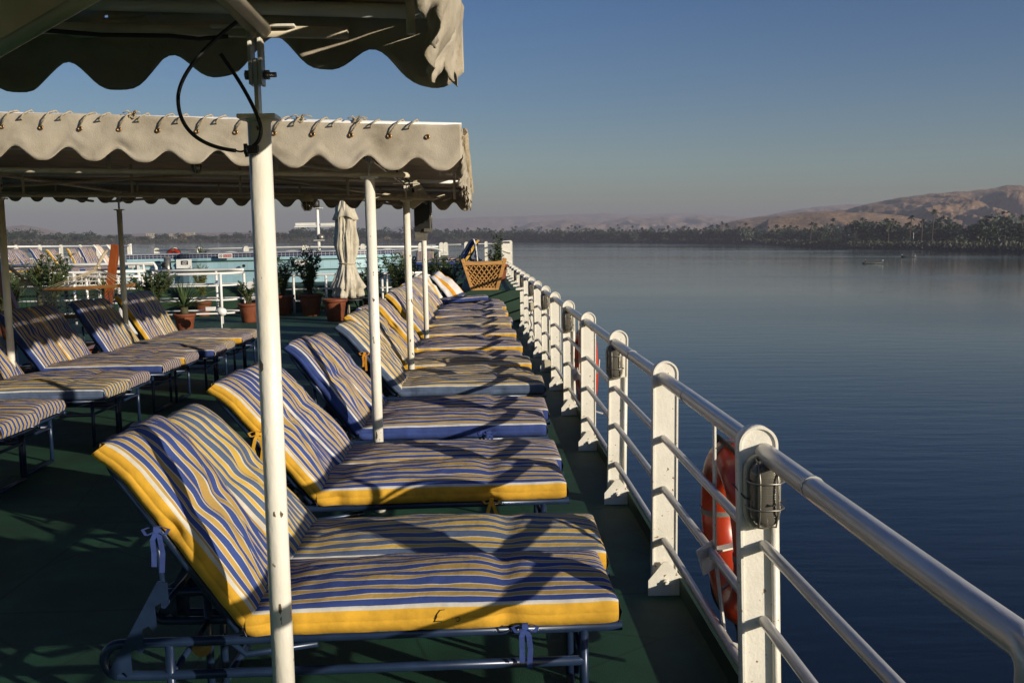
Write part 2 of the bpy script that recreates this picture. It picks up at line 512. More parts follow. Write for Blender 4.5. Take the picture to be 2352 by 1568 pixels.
def post_meshes(h, w=.120, dep=.055):
    r = w / 2
    def outline(rr, base):
        return [(-rr, base)] + [(-rr * cos(pi * k / 18), h - r + rr * sin(pi * k / 18)) for k in range(19)] + [(rr, base)]
    mb = MB()
    o_, i_ = outline(r, 0), outline(r - .008, 0)
    n = len(o_); b = 0
    for y in (-dep / 2, dep / 2):
        mb.v += [(p, y, q) for p, q in o_] + [(p, y, q) for p, q in i_]
    for k in range(n - 1):
        mb.face((k, k + 1, n + k + 1, n + k))
        mb.face((2 * n + k, 3 * n + k, 3 * n + k + 1, 2 * n + k + 1))
        mb.face((k, 2 * n + k, 2 * n + k + 1, k + 1), 0, None, True)
        mb.face((n + k, n + k + 1, 3 * n + k + 1, 3 * n + k), 0, None, True)
    rim = mb.mesh('post_rim', M['white'])
    mb = MB()
    mb.prism(outline(r - .0085, .002), -dep / 2 + .007, -dep / 2 + .013, 'y')
    plate = mb.mesh('post_plate', M['white'])
    mb = MB()
    g = .085
    mb.prism([(-g, 0), (g, 0), (g, .075), (.012, .165), (-.012, .165), (-g, .075)], -dep / 2 - .030, -dep / 2 - .022, 'y')
    mb.box(-.055, .055, -dep / 2 - .0215, -dep / 2 + .003, .0, .10)
    foot = mb.mesh('post_foot', M['white'])
    mb = MB()
    mb.tube([(0, -dep / 2 - .060, .068), (0, -dep / 2 - .030, .068)], .0085, 10)
    mb.tube([(0, -dep / 2 - .046, .068), (0, -dep / 2 - .0305, .068)], .0155, 6)
    bolt = mb.mesh('bolt', M['white'])
    mb = MB()
    mb.tube([(.043, -dep / 2 - .004, .02), (.043, -dep / 2 - .004, h - .30)], .0105, 8)
    pipe = mb.mesh('conduit', M['white'])
    return rim, plate, foot, bolt, pipe

low = post_meshes(1.127)
shortp = post_meshes(1.127 - .68)
upper = post_meshes(1.075)
LAMP_POSTS = (0, 2, 4, 6, 8, 10, 12)
def add_post(parent, x, y, z, ms, conduit=False, lean=0.):
    p = bpy.data.objects.new('post', ms[0]); p.location = (x, y, z); p.rotation_euler = (0, lean, 0)
    link(p, parent)
    for nm, me in (('face_plate', ms[1]), ('foot_plate', ms[2]), ('bolt', ms[3])):
        link(bpy.data.objects.new(nm, me), p)
    if conduit: link(bpy.data.objects.new('conduit', ms[4]), p)
    return p
for i in range(16):
    ms = low if i < 11 else shortp
    add_post(RAIL, 0, i * RSP, 0 if i < 11 else .68, ms, i in LAMP_POSTS and i < 11, [-.018, .010, .022, .012, .004, .0, .006, 0, 0, 0, 0, 0, 0, 0, 0, 0][i])
ye = 15 * RSP + .05
def sag(y, a=.0): return a * sin(y * 1.7)
mb = MB()
path = [(0, -1.515, .30)] + arc((-1.48, 1.010), .035, pi, pi / 2, 6, lambda a, b: (0, a, b)) + [(0, y, 1.045 + sag(y, .002)) for y in [k * .42 for k in range(-3, 60)]] + [(0, ye, 1.045)]
path = [(0, -1.515, -.02)] + path[1:]
mb.tube(path, .0305, 14)
top_rail = part('top_rail', mb, M['rail'], RAIL)
for y in (-.47, 1.1, 2.6, 4.5):
    mb = MB(); mb.tube([(0, y, 1.045), (0, y + .012, 1.045)], .0325, 14)
    part('weld_ring', mb, M['rail'], top_rail)
for z in (.756, .512, .258):
    mb = MB()
    mb.tube([(0, -1.49, z)] + [(0, k * .5, z + sag(k * .5 + z * 9, .0015)) for k in range(-2, 50)] + [(0, ye, z)], .0172, 10)
    part('middle_rail', mb, M['rail'], RAIL)

# railing of the upper deck, higher and further forward
UP = thing('upper_deck_railing', 'white railing of close-set posts on the upper deck beyond the wooden planter', 'railing', (.90, 28.0, .68))
for i, y in enumerate((.3, 1.3, 2.4, 3.6, 5.0, 6.6, 8.4)):
    add_post(UP, 0, y, 0, upper)
for z in (1.03, .72, .44, .2):
    mb = MB()
    mb.tube([(0, .2, z), (0, 9.0, z)], .028 if z > 1 else .016, 8)
    part('tube_rail', mb, M['far_white'], UP)
add_post(UP, -.62, 8.6, 0, upper); 

# ---------------------------------------------------------------- bulkhead lamps on the posts
def stad(w, h, n=10):
    r = w / 2
    return [(r * cos(pi * k / n), h / 2 - r + r * sin(pi * k / n)) for k in range(n + 1)] + [(-r * cos(pi * k / n), -(h / 2 - r) - r * sin(pi * k / n)) for k in range(n + 1)]
def make_lamp():
    t = thing('bulkhead_lamp', 'caged oval glass lamp on the nearest white rail post', 'lamp', (0, 0, 0), 0, 'oval lamps on the rail posts')
    mb = MB()
    def ring(w, h, y): return [(p, y, q) for p, q in stad(w, h)]
    prof = [(.108, .232, -.004), (.114, .238, -.018), (.108, .232, -.034), (.098, .222, -.037), (.094, .216, -.034)]
    n = len(stad(1, 2)); 
    for w, h, y in prof: mb.v += ring(w, h, y)
    for a in range(len(prof) - 1):
        for k in range(n):
            mb.face((a * n + k, a * n + (k + 1) % n, (a + 1) * n + (k + 1) % n, (a + 1) * n + k), 0, None, True)
    mb.face(range(n)); mb.face([(len(prof) - 1) * n + k for k in range(n)])
    mb.box(-.012, .012, -.03, -.004, .10, .122)
    part('housing', mb, M['cream'], t)
    mb = MB()
    prof = [(.090, .208, -.034), (.089, .206, -.062), (.078, .192, -.080), (.054, .166, -.090), (.01, .11, -.093)]
    for w, h, y in prof: mb.v += ring(w, h, y)
    for a in range(len(prof) - 1):
        for k in range(n):
            mb.face((a * n + k, a * n + (k + 1) % n, (a + 1) * n + (k + 1) % n, (a + 1) * n + k), 0, None, True)
    mb.face([(len(prof) - 1) * n + k for k in range(n)])
    part('glass', mb, M['glass'], t)
    mb = MB()
    for x in (-.026, .026):
        mb.tube([(x, -.036, .108), (x * 1.05, -.082, .096), (x * 1.05, -.099, .05), (x * 1.05, -.101, 0), (x * 1.05, -.099, -.05), (x, -.082, -.096), (x, -.036, -.108)], .0028, 6)
    for z in (-.040, .040):
        mb.tube([(-.054, -.030, z), (-.052, -.075, z), (-.03, -.102, z), (.03, -.102, z), (.052, -.075, z), (.054, -.030, z)], .0028, 6)
    part('wire_cage', mb, M['galv'], t)
    return t
lamp = make_lamp()
where = {2: 'third rail post from the near end', 4: 'fifth rail post', 6: 'seventh rail post, above a small box', 8: 'ninth rail post, above a cream junction box', 10: 'eleventh rail post, at the foot of the upper deck', 12: 'first lamp post standing on the upper deck edge'}
for i in LAMP_POSTS:
    y = RY0 + i * RSP - .0205
    z = .930
    l = lamp if i == 0 else dup(lamp, None, None, 'caged oval lamp on the ' + where[i])
    l.location = (RX - .012 + (.004 if i else -.001), y, z)
for i, z, lab in ((6, .10, 'small cream junction box at the foot of the seventh rail post'), (8, .66, 'cream junction box under the lamp of the ninth rail post')):
    t = thing('junction_box', lab, 'junction box', (RX + .01, RY0 + i * RSP - .024, z), 0, 'junction boxes on the railing')
    mb = MB(); mb.box(-.045, .045, -.065, 0, -.075, .055)
    part('box_body', mb, M['cream'], t, bevel=.006)
    mb = MB(); mb.box(-.040, .040, -.072, -.0655, -.068, .010)
    part('lid', mb, M['cream'], t, bevel=.003)
mb = MB()
yb = RY0 + 8 * RSP - .06
mb.tube([(RX + .02, yb + .01, .58), (RX + .03, yb - .02, .47), (RX + .045, yb - .01, .36), (RX + .02, yb - .03, .22), (RX + .035, yb - .02, .10), (RX + .01, yb - .02, .012)], .006, 6)
tag(part('cable', mb, M['cable']), 'dark cable dangling below the cream junction box down the rail post', 'cable')
mb = MB()
mb.tube([(RX - .005, RY0 - .125, .905), (RX - .07, RY0 - .06, .915), (RX - .078, RY0 + .03, .93), (RX - .085, RY0 + .04, .935)], .0025, 5)
mb.tube([(RX - .005, RY0 - .125, .905), (RX + .05, RY0 - .07, .907)], .0025, 5)
tag(part('tie_wire', mb, M['cable']), 'thin black wire tied round the nearest lamp', 'wire')

# ---------------------------------------------------------------- lifebuoys outside the rail
def make_buoy(label, loc, rz, tilt):
    t = thing('lifebuoy', label, 'lifebuoy', loc, rz, 'orange lifebuoys outside the rail')
    R_, r_ = .285, .078
    mb = MB()
    mb.tube([(0, R_ * cos(2 * pi * k / 48), R_ * sin(2 * pi * k / 48)) for k in range(48)], r_, 18, closed=True)
    ring = part('float_ring', mb, M['orange'], t)
    for k in range(4):
        a = pi / 4 * 0 + k * pi / 2 + .05
        mb = MB()
        mb.tube([(0, R_ * cos(a + d), R_ * sin(a + d)) for d in (-.05, -.025, 0, .025, .05)], r_ + .0025, 18, caps=False)
        part('grey_band', mb, M['band'], ring)
    mb = MB()
    pts = []
    for k in range(65):
        a = 2 * pi * k / 64 + .05
        w = abs(sin(2 * (a - .05)))
        rr = R_ + r_ + .012 + .018 * w
        pts.append((-.03 - .02 * sin(5 * a), rr * cos(a), rr * sin(a) - .02 * w))
    mb.tube(pts[:-1], .0095, 7, closed=True)
    part('grab_rope', mb, M['dark_rope'], t)
    t.rotation_euler = (0, tilt, rz)
    return t
b1 = make_buoy('orange lifebuoy hanging outside the rail between the two nearest posts', (RX + .128, 3.80, .550), radians(-1), radians(-2))
b2 = dup(b1, (RX + .090, 8.95, .575), radians(0), 'orange lifebuoy further along the rail, seen behind the fourth post')
mb = MB()
for (y, z0) in ((3.80, .550), (8.95, .575)):
    x = RX + .115
    # hanger strap from top rail, lower cradle hook and side arms
    mb = MB()
    mb.bar((RX + .018, y - .10, 1.04), (RX + .020, y - .10, z0 - .06), .007, .035, (0, 1, 0))
    mb.bar((RX + .022, y - .10, z0 - .04), (RX + .20, y - .06, z0 - .02), .05, .007, (0, 0, 1))
    mb.bar((RX + .20, y - .06, z0 - .02), (RX + .205, y - .06, z0 + .06), .05, .007, (1, 0, 0))
    mb.bar((RX + .022, y - .10, z0 - .06), (RX + .022, y - .26, z0 - .34), .030, .007, (1, 0, 0))
    mb.bar((RX + .022, y - .26, z0 - .34), (RX + .20, y - .32, z0 - .39), .030, .007, (0, 0, 1))
    mb.bar((RX + .022, y - .10, z0 - .05), (RX - .05, y - .16, z0 - .07), .10, .008, (0, 1, 0))
    part('lifebuoy_holder', mb, M['white'], RAIL).matrix_parent_inverse = Matrix.Translation((-RX, -RY0, 0))
mb = MB()
mb.tube([(RX + .05, 3.33, .30), (RX + .045, 3.30, .22), (RX + .05, 3.28, .15), (RX + .04, 3.30, .05), (RX + .03, 3.27, .00)], [.009, .010, .011, .013, .010], 8)
tag(part('rope_end', mb, M['rope']), 'frayed rope end hanging beside the nearest rail post', 'rope')
# ---------------------------------------------------------------- sunbeds
SEAT_L, BACK_L, BED_W, TH = 1.235, .765, .60, .084

def mattress(L, W, T, seed, nst=34, crown=.035, wav=.004, wrinkle=.006, uoff=0., pinch=(), nod=0.):
    """Padded cushion along +x. slots: 0 striped top, 1 side cloth, 2 white edging"""
    mb = MB(); rr = random.Random(seed); ox, oy = rr.uniform(0, 50), rr.uniform(0, 50)
    nt_ = 20
    c = .007
    ring = []                                      # (y, z, slot of the face that starts here)
    ring += [(0.004, 0, 1), (0.0, T * .30, 1), (0.0, T * .44, 1), (.0018, T * .475, 1), (0.0, T * .51, 1), (0.0, T * .72, 1), (0.0, T - c, 2), (c * .35, T - c * .3, 2)]
    ring += [(c + (W - 2 * c) * k / nt_, T, 0) for k in range(nt_ + 1)]
    ring[-1] = (W - c, T, 2)
    ring += [(W - c * .35, T - c * .3, 2), (W, T - c, 1), (W, T * .72, 1), (W, T * .51, 1), (W - .0018, T * .475, 1), (W, T * .44, 1), (W, T * .30, 1), (W - .004, 0, 0)]
    ring += [(W * (1 - k / 5.), 0, 0) for k in range(1, 5)]
    n = len(ring)
    xs = [-.0, .010] + [.03 + (L - .06) * k / (nst - 4) for k in range(nst - 3)] + [L - .010, L]
    us = [max(0, min(W, y)) for y, z, s_ in ring]
    for x in xs:
        e = min(x, L - x)
        endz = 1 - .16 * max(0, 1 - e / .03) ** 2
        endy = .004 * max(0, 1 - e / .03) ** 2
        pn = sum(math.exp(-((x - p) / .045) ** 2) for p in pinch)
        for y, z, s_ in ring:
            fy = y / W; top = z > T * .9
            yy = y; zz = z
            if top and 0 < fy < 1:
                q = (max(0, sin(pi * fy))) ** .72 * (max(0, sin(pi * min(1, max(0, x / L))))) ** .3
                zz += crown * q
                zz += wrinkle * q * (fbm(ox + x * 3.0, oy + y * 10, 0) * 1.5) + .010 * q * fbm(ox + x * 1.6, oy + y * 2, 6) - .016 * pn * q
                rg = 1 - abs(fbm(ox + 9 + x * .9 + y * 1.4, oy + y * 7.5 - x * .8, 3))
                zz += wrinkle * 1.6 * q * (max(0, rg - .55) / .45)
            bulge = .010 * fbm(ox + x * 2.2, 7.7 + oy, 0) + .0045 * fbm(ox + x * 11 + z * 22, z * 14, 5) + .007 * sin(pi * min(1, z / T)) - .034 * pn * sin(pi * min(1, (z + .01) / T))
            if fy < .06: yy = y - bulge + endy
            elif fy > .94: yy = y + bulge - endy
            zz = (zz - T / 2) * endz + T / 2
            zz += .004 * fbm(ox + x * 3, oy + y * 2, 9)
            if nod: zz -= nod * max(0, (x - L + .15) / .15) ** 2 * (.7 + .6 * fbm(ox + y * 4, 2, 2)) + .35 * nod * max(0, (x - L + .15) / .15) * abs(2 * fy - 1)
            mb.v.append((x - nod * .4 * max(0, (x - L + .15) / .15) * (1 - fbm(oy + y * 3, 1, 1)), yy, zz))
    def uvp(i, j):
        x = xs[i]; y = us[j % n]
        return (uoff + y + wav * 1.5 * fbm(ox + x * 1.9, oy + y * 2.5, 5), x)
    for i in range(len(xs) - 1):
        for j in range(n):
            j2 = (j + 1) % n
            s_ = ring[j][2]
            mb.face((i * n + j, i * n + j2, (i + 1) * n + j2, (i + 1) * n + j), s_, [uvp(i, j), uvp(i, j2), uvp(i + 1, j2), uvp(i + 1, j)], True)
    # end caps: striped, folded down from the top
    for i in (0, len(xs) - 1):
        top = [k for k in range(7, 7 + nt_ + 3)]
        for a in range(nt_ // 1 + 2):
            ja, jb = top[a], top[a] + 1
            ya, yb = us[ja], us[jb]
            base = len(mb.v)
            va, vb = mb.v[i * n + ja], mb.v[i * n + jb]
            sgn = -1 if i == 0 else 1
            mb.v += [(va[0] + sgn * .012, va[1], va[2] * .5), (vb[0] + sgn * .012, vb[1], vb[2] * .5), (va[0], va[1], 0.0), (vb[0], vb[1], 0.0)]
            mb.face((i * n + ja, i * n + jb, base + 1, base), 0, [(uoff + ya, 0), (uoff + yb, 0), (uoff + yb, .05), (uoff + ya, .05)], True)
            mb.face((base, base + 1, base + 3, base + 2), 0, [(uoff + ya, .05), (uoff + yb, .05), (uoff + yb, .1), (uoff + ya, .1)], True)
    return mb

CLOTH = {'ay': ('fab_a', 'yel', 'wht'), 'ab': ('fab_a', 'blu', 'wht'), 'by': ('fab_b', 'yel', 'wht'), 'bs': ('fab_b', 'sla', 'wht')}
SEATS, BACKS = {}, {}
def cushion(kind, var):
    if (kind, var) not in SEATS:
        mats = [M[k] for k in CLOTH[kind]]
        rr = random.Random(var * 7 + len(kind))
        hi = var == 0
        SEATS[kind, var] = mattress(SEAT_L, BED_W, TH, 31 + var * 5, 54 if hi else 34, .040 + .012 * rr.random(), .0012, .0085, rr.uniform(0, .06), (.10, .86)).mesh('seat_cushion', mats)
        BACKS[kind, var] = mattress(BACK_L, BED_W, TH - .012, 77 + var * 3, 54 if hi else 34, .034 + .02 * rr.random(), 0.0030, .0135, rr.uniform(0, .06), (.40,), .030).mesh('back_cushion', mats)
    return SEATS[kind, var], BACKS[kind, var]

def frame_meshes():
    out = {}
    for nm, y in (('near', .03), ('far', BED_W - .03)):
        mb = MB()
        p = [(1.25, y, .405), (.4, y, .405), (-.36, y, .405)]
        p += arc((-.38, .350), .055, pi / 2, 3 * pi / 2, 10, lambda a, b: (a - .04, y, b))
        p += [(-.30, y, .292), (.4, y, .290), (1.12, y, .288)]
        mb.tube(p, .0165, 10)
        out['rail_' + nm] = mb.mesh('side_rail', M['blue_metal'])
        for k, x in (('foot', 1.12), ('head', -.26)):
            mb = MB(); mb.tube([(x, y, .40), (x, y, .012)], .0155, 10)
            out['leg_%s_%s' % (k, nm)] = mb.mesh('leg', M['blue_metal'])
        mb = MB()                                   # notched ratchet plate
        a = Vector((-.445, .30)); d = Vector((.50, .866)); q = Vector((.866, -.5))
        poly = [a - q * .018, a + d * .36 - q * .018, a + d * .37 + q * .012]
        for k in range(4):
            t = .33 - k * .088
            poly += [a + d * (t + .010) + q * .030, a + d * (t - .022) + q * .050, a + d * (t - .040) + q * .046, a + d * (t - .030) + q * .026, a + d * (t - .050) + q * .012]
        poly += [a + q * .020]
        mb.prism([(v.x, v.y) for v in poly], y - .004 - (.022 if nm == 'near' else -.022), y + .004 - (.022 if nm == 'near' else -.022), 'y')
        out['ratchet_' + nm] = mb.mesh('ratchet_plate', M['blue_metal'])
    for k, x in (('foot', 1.12), ('head', -.26)):
        mb = MB(); mb.tube([(x, .03, .016), (x, BED_W - .03, .016)], .0155, 10)
        out['floor_' + k] = mb.mesh('floor_bar', M['blue_metal'])
        mb = MB(); mb.tube([(x, .03, .29), (x, BED_W - .03, .29)], .012, 8)
        out['tie_' + k] = mb.mesh('tie_bar', M['blue_metal'])
    for k, x in enumerate((.05, .35, .65, .95, 1.235)):
        mb = MB(); mb.tube([(x, .03, .405), (x, BED_W - .03, .405)], .011, 8)
        out['slat%d' % k] = mb.mesh('cross_bar', M['blue_metal'])
    return out
FR = frame_meshes()
def back_frame_mesh():
    mb = MB()
    y0, y1 = .035, BED_W - .035
    p = [(0, y0, -.018), (BACK_L - .12, y0, -.018)] + arc((BACK_L - .11, y0 + .06), .06, -pi / 2, 0, 5, lambda a, b: (a, b, -.018)) + arc((BACK_L - .11, y1 - .06), .06, 0, pi / 2, 5, lambda a, b: (a, b, -.018)) + [(0, y1, -.018)]
    mb.tube(p, .0155, 10)
    for x in (.2, .42, .62): mb.tube([(x, y0, -.018), (x, y1, -.018)], .009, 8)
    return mb.mesh('back_frame', M['blue_metal'])
BF = back_frame_mesh()
def prop_mesh():
    mb = MB()
    for y in (.075, BED_W - .075): mb.tube([(-.30, y, .82), (-.28, y, .52)], .011, 8)
    mb.tube([(-.28, .06, .52), (-.28, BED_W - .06, .52)], .010, 8)
    mb.tube([(-.10, .09, .40), (-.02, .09, .33), (.22, .09, .36)], .012, 8)
    return mb.mesh('prop_bar', M['blue_metal'])
PR = prop_mesh()
mb = MB(); mb.tube([(-.16, .05, .375), (-.16, .068, .375)], .032, 18); mb.tube([(-.16, .046, .375), (-.16, .05, .375)], .012, 12)
HUB = mb.mesh('pivot_disc', M['brass'])

def ribbon_mesh(c, seed):
    rr = random.Random(seed); mb = MB()
    def strip(pts, w):
        for a, b in zip(pts[:-1], pts[1:]):
            i = len(mb.v)
            mb.v += [(a[0] - w, a[1], a[2]), (a[0] + w, a[1] - .003, a[2]), (b[0] + w, b[1] - .003, b[2]), (b[0] - w, b[1], b[2])]
            mb.face((i, i + 1, i + 2, i + 3), 0, None, True)
    for s in (-1, 1):
        strip([(0, 0, 0), (s * .012, -.018, -.03), (s * .018 + rr.uniform(-.01, .01), -.012, -.075), (s * .012, -.016, -.13 + rr.uniform(-.02, .02))], .009)
        strip([(0, 0, 0), (s * .022, -.02, .012), (s * .042, -.018, .004), (s * .030, -.022, -.014), (0, -.006, -.004)], .006)
    mb.box(-.010, .010, -.012, .004, -.010, .010)
    return mb.mesh('tie_ribbon', M[c])
RIB = {c: ribbon_mesh(c, i) for i, c in enumerate(('blu', 'yel', 'ora', 'sla'))}

def sunbed(label, x, y, kind, var, group, ang=55, ribs=(), rz=0, back=True):
    t = thing('sunbed', label, 'sunbed', (x, y, 0), rz, group)
    sm, bk = cushion(kind, var)
    s = bpy.data.objects.new('seat_cushion', sm); s.location = (0, 0, .424); link(s, t)
    if back:
        b = bpy.data.objects.new('back_cushion', bk)
        ca, sa = cos(radians(ang)), sin(radians(ang))
        BM = Matrix(((-ca, 0, sa, -.015), (0, -1, 0, BED_W), (sa, 0, ca, .445), (0, 0, 0, 1)))
        b.matrix_local = BM
        link(b, t)
        f = bpy.data.objects.new('back_frame', BF); f.matrix_local = BM; link(f, t)
    for nm, key in (('side_rail', 'rail_near'), ('side_rail', 'rail_far'), ('leg', 'leg_foot_near'), ('leg', 'leg_foot_far'), ('leg', 'leg_head_near'), ('leg', 'leg_head_far'),
                    ('floor_bar', 'floor_foot'), ('floor_bar', 'floor_head'), ('tie_bar', 'tie_foot'), ('tie_bar', 'tie_head'), ('cross_bar', 'slat0'), ('cross_bar', 'slat1'), ('cross_bar', 'slat2'), ('cross_bar', 'slat3'), ('cross_bar', 'slat4'), ('ratchet_plate', 'ratchet_near'), ('ratchet_plate', 'ratchet_far')):
        link(bpy.data.objects.new(nm, FR[key]), t)
    if back: link(bpy.data.objects.new('prop_bar', PR), t)
    link(bpy.data.objects.new('pivot_disc', HUB), t)
    for c, lx, ly, lz in ribs:
        r = bpy.data.objects.new('tie_ribbon', RIB[c]); r.location = (lx, ly, lz); link(r, t)
    return t

# the row beside the railing, in pairs between the awning poles
ROWX = -.785
row = []
PAIR_Y = [3.20, 4.84, 6.50, 8.34, 9.80, 11.42, 13.10, 14.72, 16.36, 18.00, 19.66]
KINDS = ['ay', 'by', 'ay', 'ab', 'ab', 'ab', 'bs', 'by', 'by', 'ab', 'ay', 'ab', 'ay', 'bs', 'by', 'ab', 'ay', 'by', 'ab', 'ay', 'ab', 'ab']
ORD = ['', 'second', 'third', 'fourth', 'fifth', 'sixth', 'seventh', 'eighth', 'ninth', 'tenth', 'eleventh', 'twelfth', 'thirteenth', 'fourteenth', 'fifteenth', 'sixteenth', 'seventeenth', 'eighteenth', 'nineteenth', 'twentieth', 'last but one', 'last']
SIDE = {'ay': 'yellow-sided blue striped', 'by': 'slate and yellow striped', 'ab': 'blue-sided striped', 'bs': 'slate-sided striped'}
br = random.Random(5)
for k, y in enumerate(PAIR_Y):
    for j in (0, 1):
        i = 2 * k + j
        ang = 53 + br.uniform(-4, 3)
        dx = br.uniform(-.05, .05)
        rz = radians(br.uniform(-1.2, 1.2))
        ribs = []
        if i == 0: ribs, ang, dx, rz = [('blu', -.265, -.014, .80), ('blu', .92, -.012, .43)], 55.5, -.01, radians(.8)
        if i < 8: dx = (-.01, .015, -.04, .05, -.03, .02, .08, .03)[i]
        if i in (1, 3): ang = (49, 49)[i // 2]
        if i == 2: ang, ribs = 51, [('yel', .86, -.012, .43), ('yel', -.27, -.014, .80)]
        if i == 3: dx = -.02
        if i == 4: ribs = [('blu', .86, -.012, .46)]
        if i == 6: ribs = [('ora', -.27, -.014, .80)]
        if i >= 20: ang = 40
        lab = ('sunbed nearest the viewer, blue striped cushion with broad yellow side' if i == 0 else '%s sunbed, %s along the railing counted from the near pole' % (SIDE[KINDS[i]], ORD[i]))
        if i == 21: lab = 'last sunbed along the railing, in front of the wooden planter'
        row.append(sunbed(lab, ROWX + dx, y + j * (.555 + br.uniform(0, .01)), KINDS[i], 0 if i < 3 else br.randint(1, 4), 'sunbeds in the row beside the railing', ang, ribs, rz, back=(i < 20)))
        row[-1].scale = (1, .90, 1)

# pen scribble on the yellow side of the nearest seat cushion
_sv = [v.co for v in SEATS['ay', 0].vertices if v.co.y < .02]
def side_y(x, z):
    q = sorted(_sv, key=lambda c: (c.x - x) ** 2 + (c.z - z) ** 2)[:5]
    return min(c.y for c in q) - .0014
mb = MB()
for st in ([(.655, .070), (.640, .069), (.630, .058), (.627, .044), (.618, .030)], [(.618, .030), (.632, .033), (.645, .031)], [(.640, .069), (.626, .052), (.622, .034)], [(.690, .040), (.700, .044), (.705, .036), (.698, .028), (.692, .033)]):
    mb.tube([(x, side_y(x, z), z) for x, z in st], .0013, 5)
_pm = part('pen_mark', mb, M['black'], row[0]); _pm.location = (0, 0, .424)

# the second row, on the left
LEFTX = -4.50
LY = [6.86, 8.62, 10.38, 11.78, 13.35]
LK = ['ay', 'ay', 'bs', 'ay', 'ab', 'ay', 'ab', 'by', 'ay', 'by']
for k, y in enumerate(LY):
    for j in (0, 1):
        i = 2 * k + j
        ribs = [('ora', .84, -.015, .43)] if i == 2 else ([('yel', 1.05, -.01, .40)] if i == 1 else [])
        dx = br.uniform(-.05, .05)
        lab = ('%s sunbed, %s in the left row counted from the near end' % (SIDE[LK[i]], ORD[i])) if i else 'nearest sunbed of the left row, only its striped foot in view at the left edge'
        if i == 2: lab = 'slate-sided sunbed with an orange bow tied at its foot, in the left row'
        sunbed(lab, LEFTX + dx + (0, -.02, 0, .08, .11)[k] + (-.10 if i in (1, ) else 0), y + j * .62, LK[i], br.randint(1, 4), 'sunbeds in the second row on the left', 57 + br.uniform(-3, 3), ribs, radians(br.uniform(-1.5, 1.5)))

# towels and a folded cushion on the last beds of the railing row
def sheet(name, fn, nu, nv, m, label, cat, uvf, th=.012):
    mb = MB(); mb.grid(fn, nu, nv, 0, None, True, uvf)
    return tag(part(name, mb, m, None, True, solid=th), label, cat)
def towel_fn(A, B, W):
    A, B, W = Vector(A), Vector(B), Vector(W)
    def fn(i, j):
        s, t = i / 14., j / 8.
        q = A.lerp(B, s) + W * (t * (.75 + .35 * s)) + Vector((.02, 0, .05)) * sin(pi * s) * .4
        q += Vector((.012, -.02, .02)) * fbm(s * 3 + A.x * 7, t * 3, 2) * 1.6
        if i == 0: q += Vector((-.03, .02, -.05))
        return q
    return fn
sheet('towel', towel_fn((-1.16, 20.5, 1.15), (-.74, 20.1, .64), (-.22, -.25, -.16)), 14, 8, M['tow_y'], 'yellow and white striped towel draped over a sunbed back', 'towel', lambda i, j: (j * .045 + .02, i * .05))
sheet('towel', towel_fn((-.86, 20.75, 1.17), (-.28, 20.4, .68), (-.23, -.25, -.19)), 14, 8, M['tow_o'], 'white towel with a broad orange stripe over the last sunbed back', 'towel', lambda i, j: (j * .032 - .02, i * .05))
mb = mattress(.95, .56, .07, 5, 20, .02, .004, .008, .02)
o = part('folded_cushion', mb, [M['fab_a'], M['blu'], M['wht']], None)
o.location = (-.78, 19.30, .545); o.rotation_euler = (0, radians(-3), radians(3)); tag(o, 'loose blue striped cushion laid across the last sunbeds', 'cushion')
# ---------------------------------------------------------------- awnings
def zroof(x):                                      # the awnings rise towards the middle of the ship
    return 2.375 - .040 * (x + .1) if x > -7.2 else 2.659 + .01 * (x + 7.2)

def valance(p0, p1, out, top, drop, period, amp, phase=0., seed=1, bulge=.02, holes=None, lean=0., fray=None, step=.02, extra=None):
    """cloth strip from p0 to p1 (x, y); out = outward unit vector; top(x) = z of its upper edge"""
    p0 = Vector((*p0, 0)); p1 = Vector((*p1, 0)); L = (p1 - p0).length; d = (p1 - p0) / L; o = Vector((*out, 0))
    us = [k * step for k in range(int(L / step) + 1)] + [L]
    hs = []
    if holes:
        for k in range(int(L / holes) + 1):
            u = .07 + k * holes; hs.append(u); us += [u - .006, u + .006]
    us = sorted(set(round(u, 4) for u in us if 0 <= u <= L))
    vs = [0, .02, .034, .046] + [.046 + .954 * (k / 11.) ** .9 for k in range(1, 12)] if holes else [k / 13. for k in range(14)]
    rr = random.Random(seed); ox = rr.uniform(0, 40)
    def fn(i, j):
        u = us[i]; v = vs[j]
        x = p0 + d * u
        c = .5 + .5 * cos(2 * pi * (u + phase) / period)
        low = drop - amp * (c ** 1.5) * (1 + .25 * fbm(ox + u * 2, 3, 1))
        if extra: low += extra(u, L)
        if fray: low -= fray(u) * max(0, .5 + 1.6 * fbm(ox + u * 31, 8, 2))
        if holes and v <= .046: z = v * 1.0
        else: z = low * v
        b = bulge * v * (fbm(ox + u * 2.3, v * 1.4, 4) * 1.5 + .5 * fbm(ox + u * 7 + v * 3, v, 8)) + lean * v * low
        b += .006 * sin(2 * pi * u / .224 + 1) * (1 - v) ** 3
        q = x + o * b
        return (q.x, q.y, top(q.x) - z - .004 * (1 - v) * fbm(u * 6, 0, 0))
    def skip(i, j):
        if not holes or j != 2: return False
        m = (us[i] + us[i + 1]) / 2
        return any(abs(m - h) < .006 for h in hs)
    mb = MB(); mb.grid(fn, len(us) - 1, len(vs) - 1, 0, skip)
    return mb

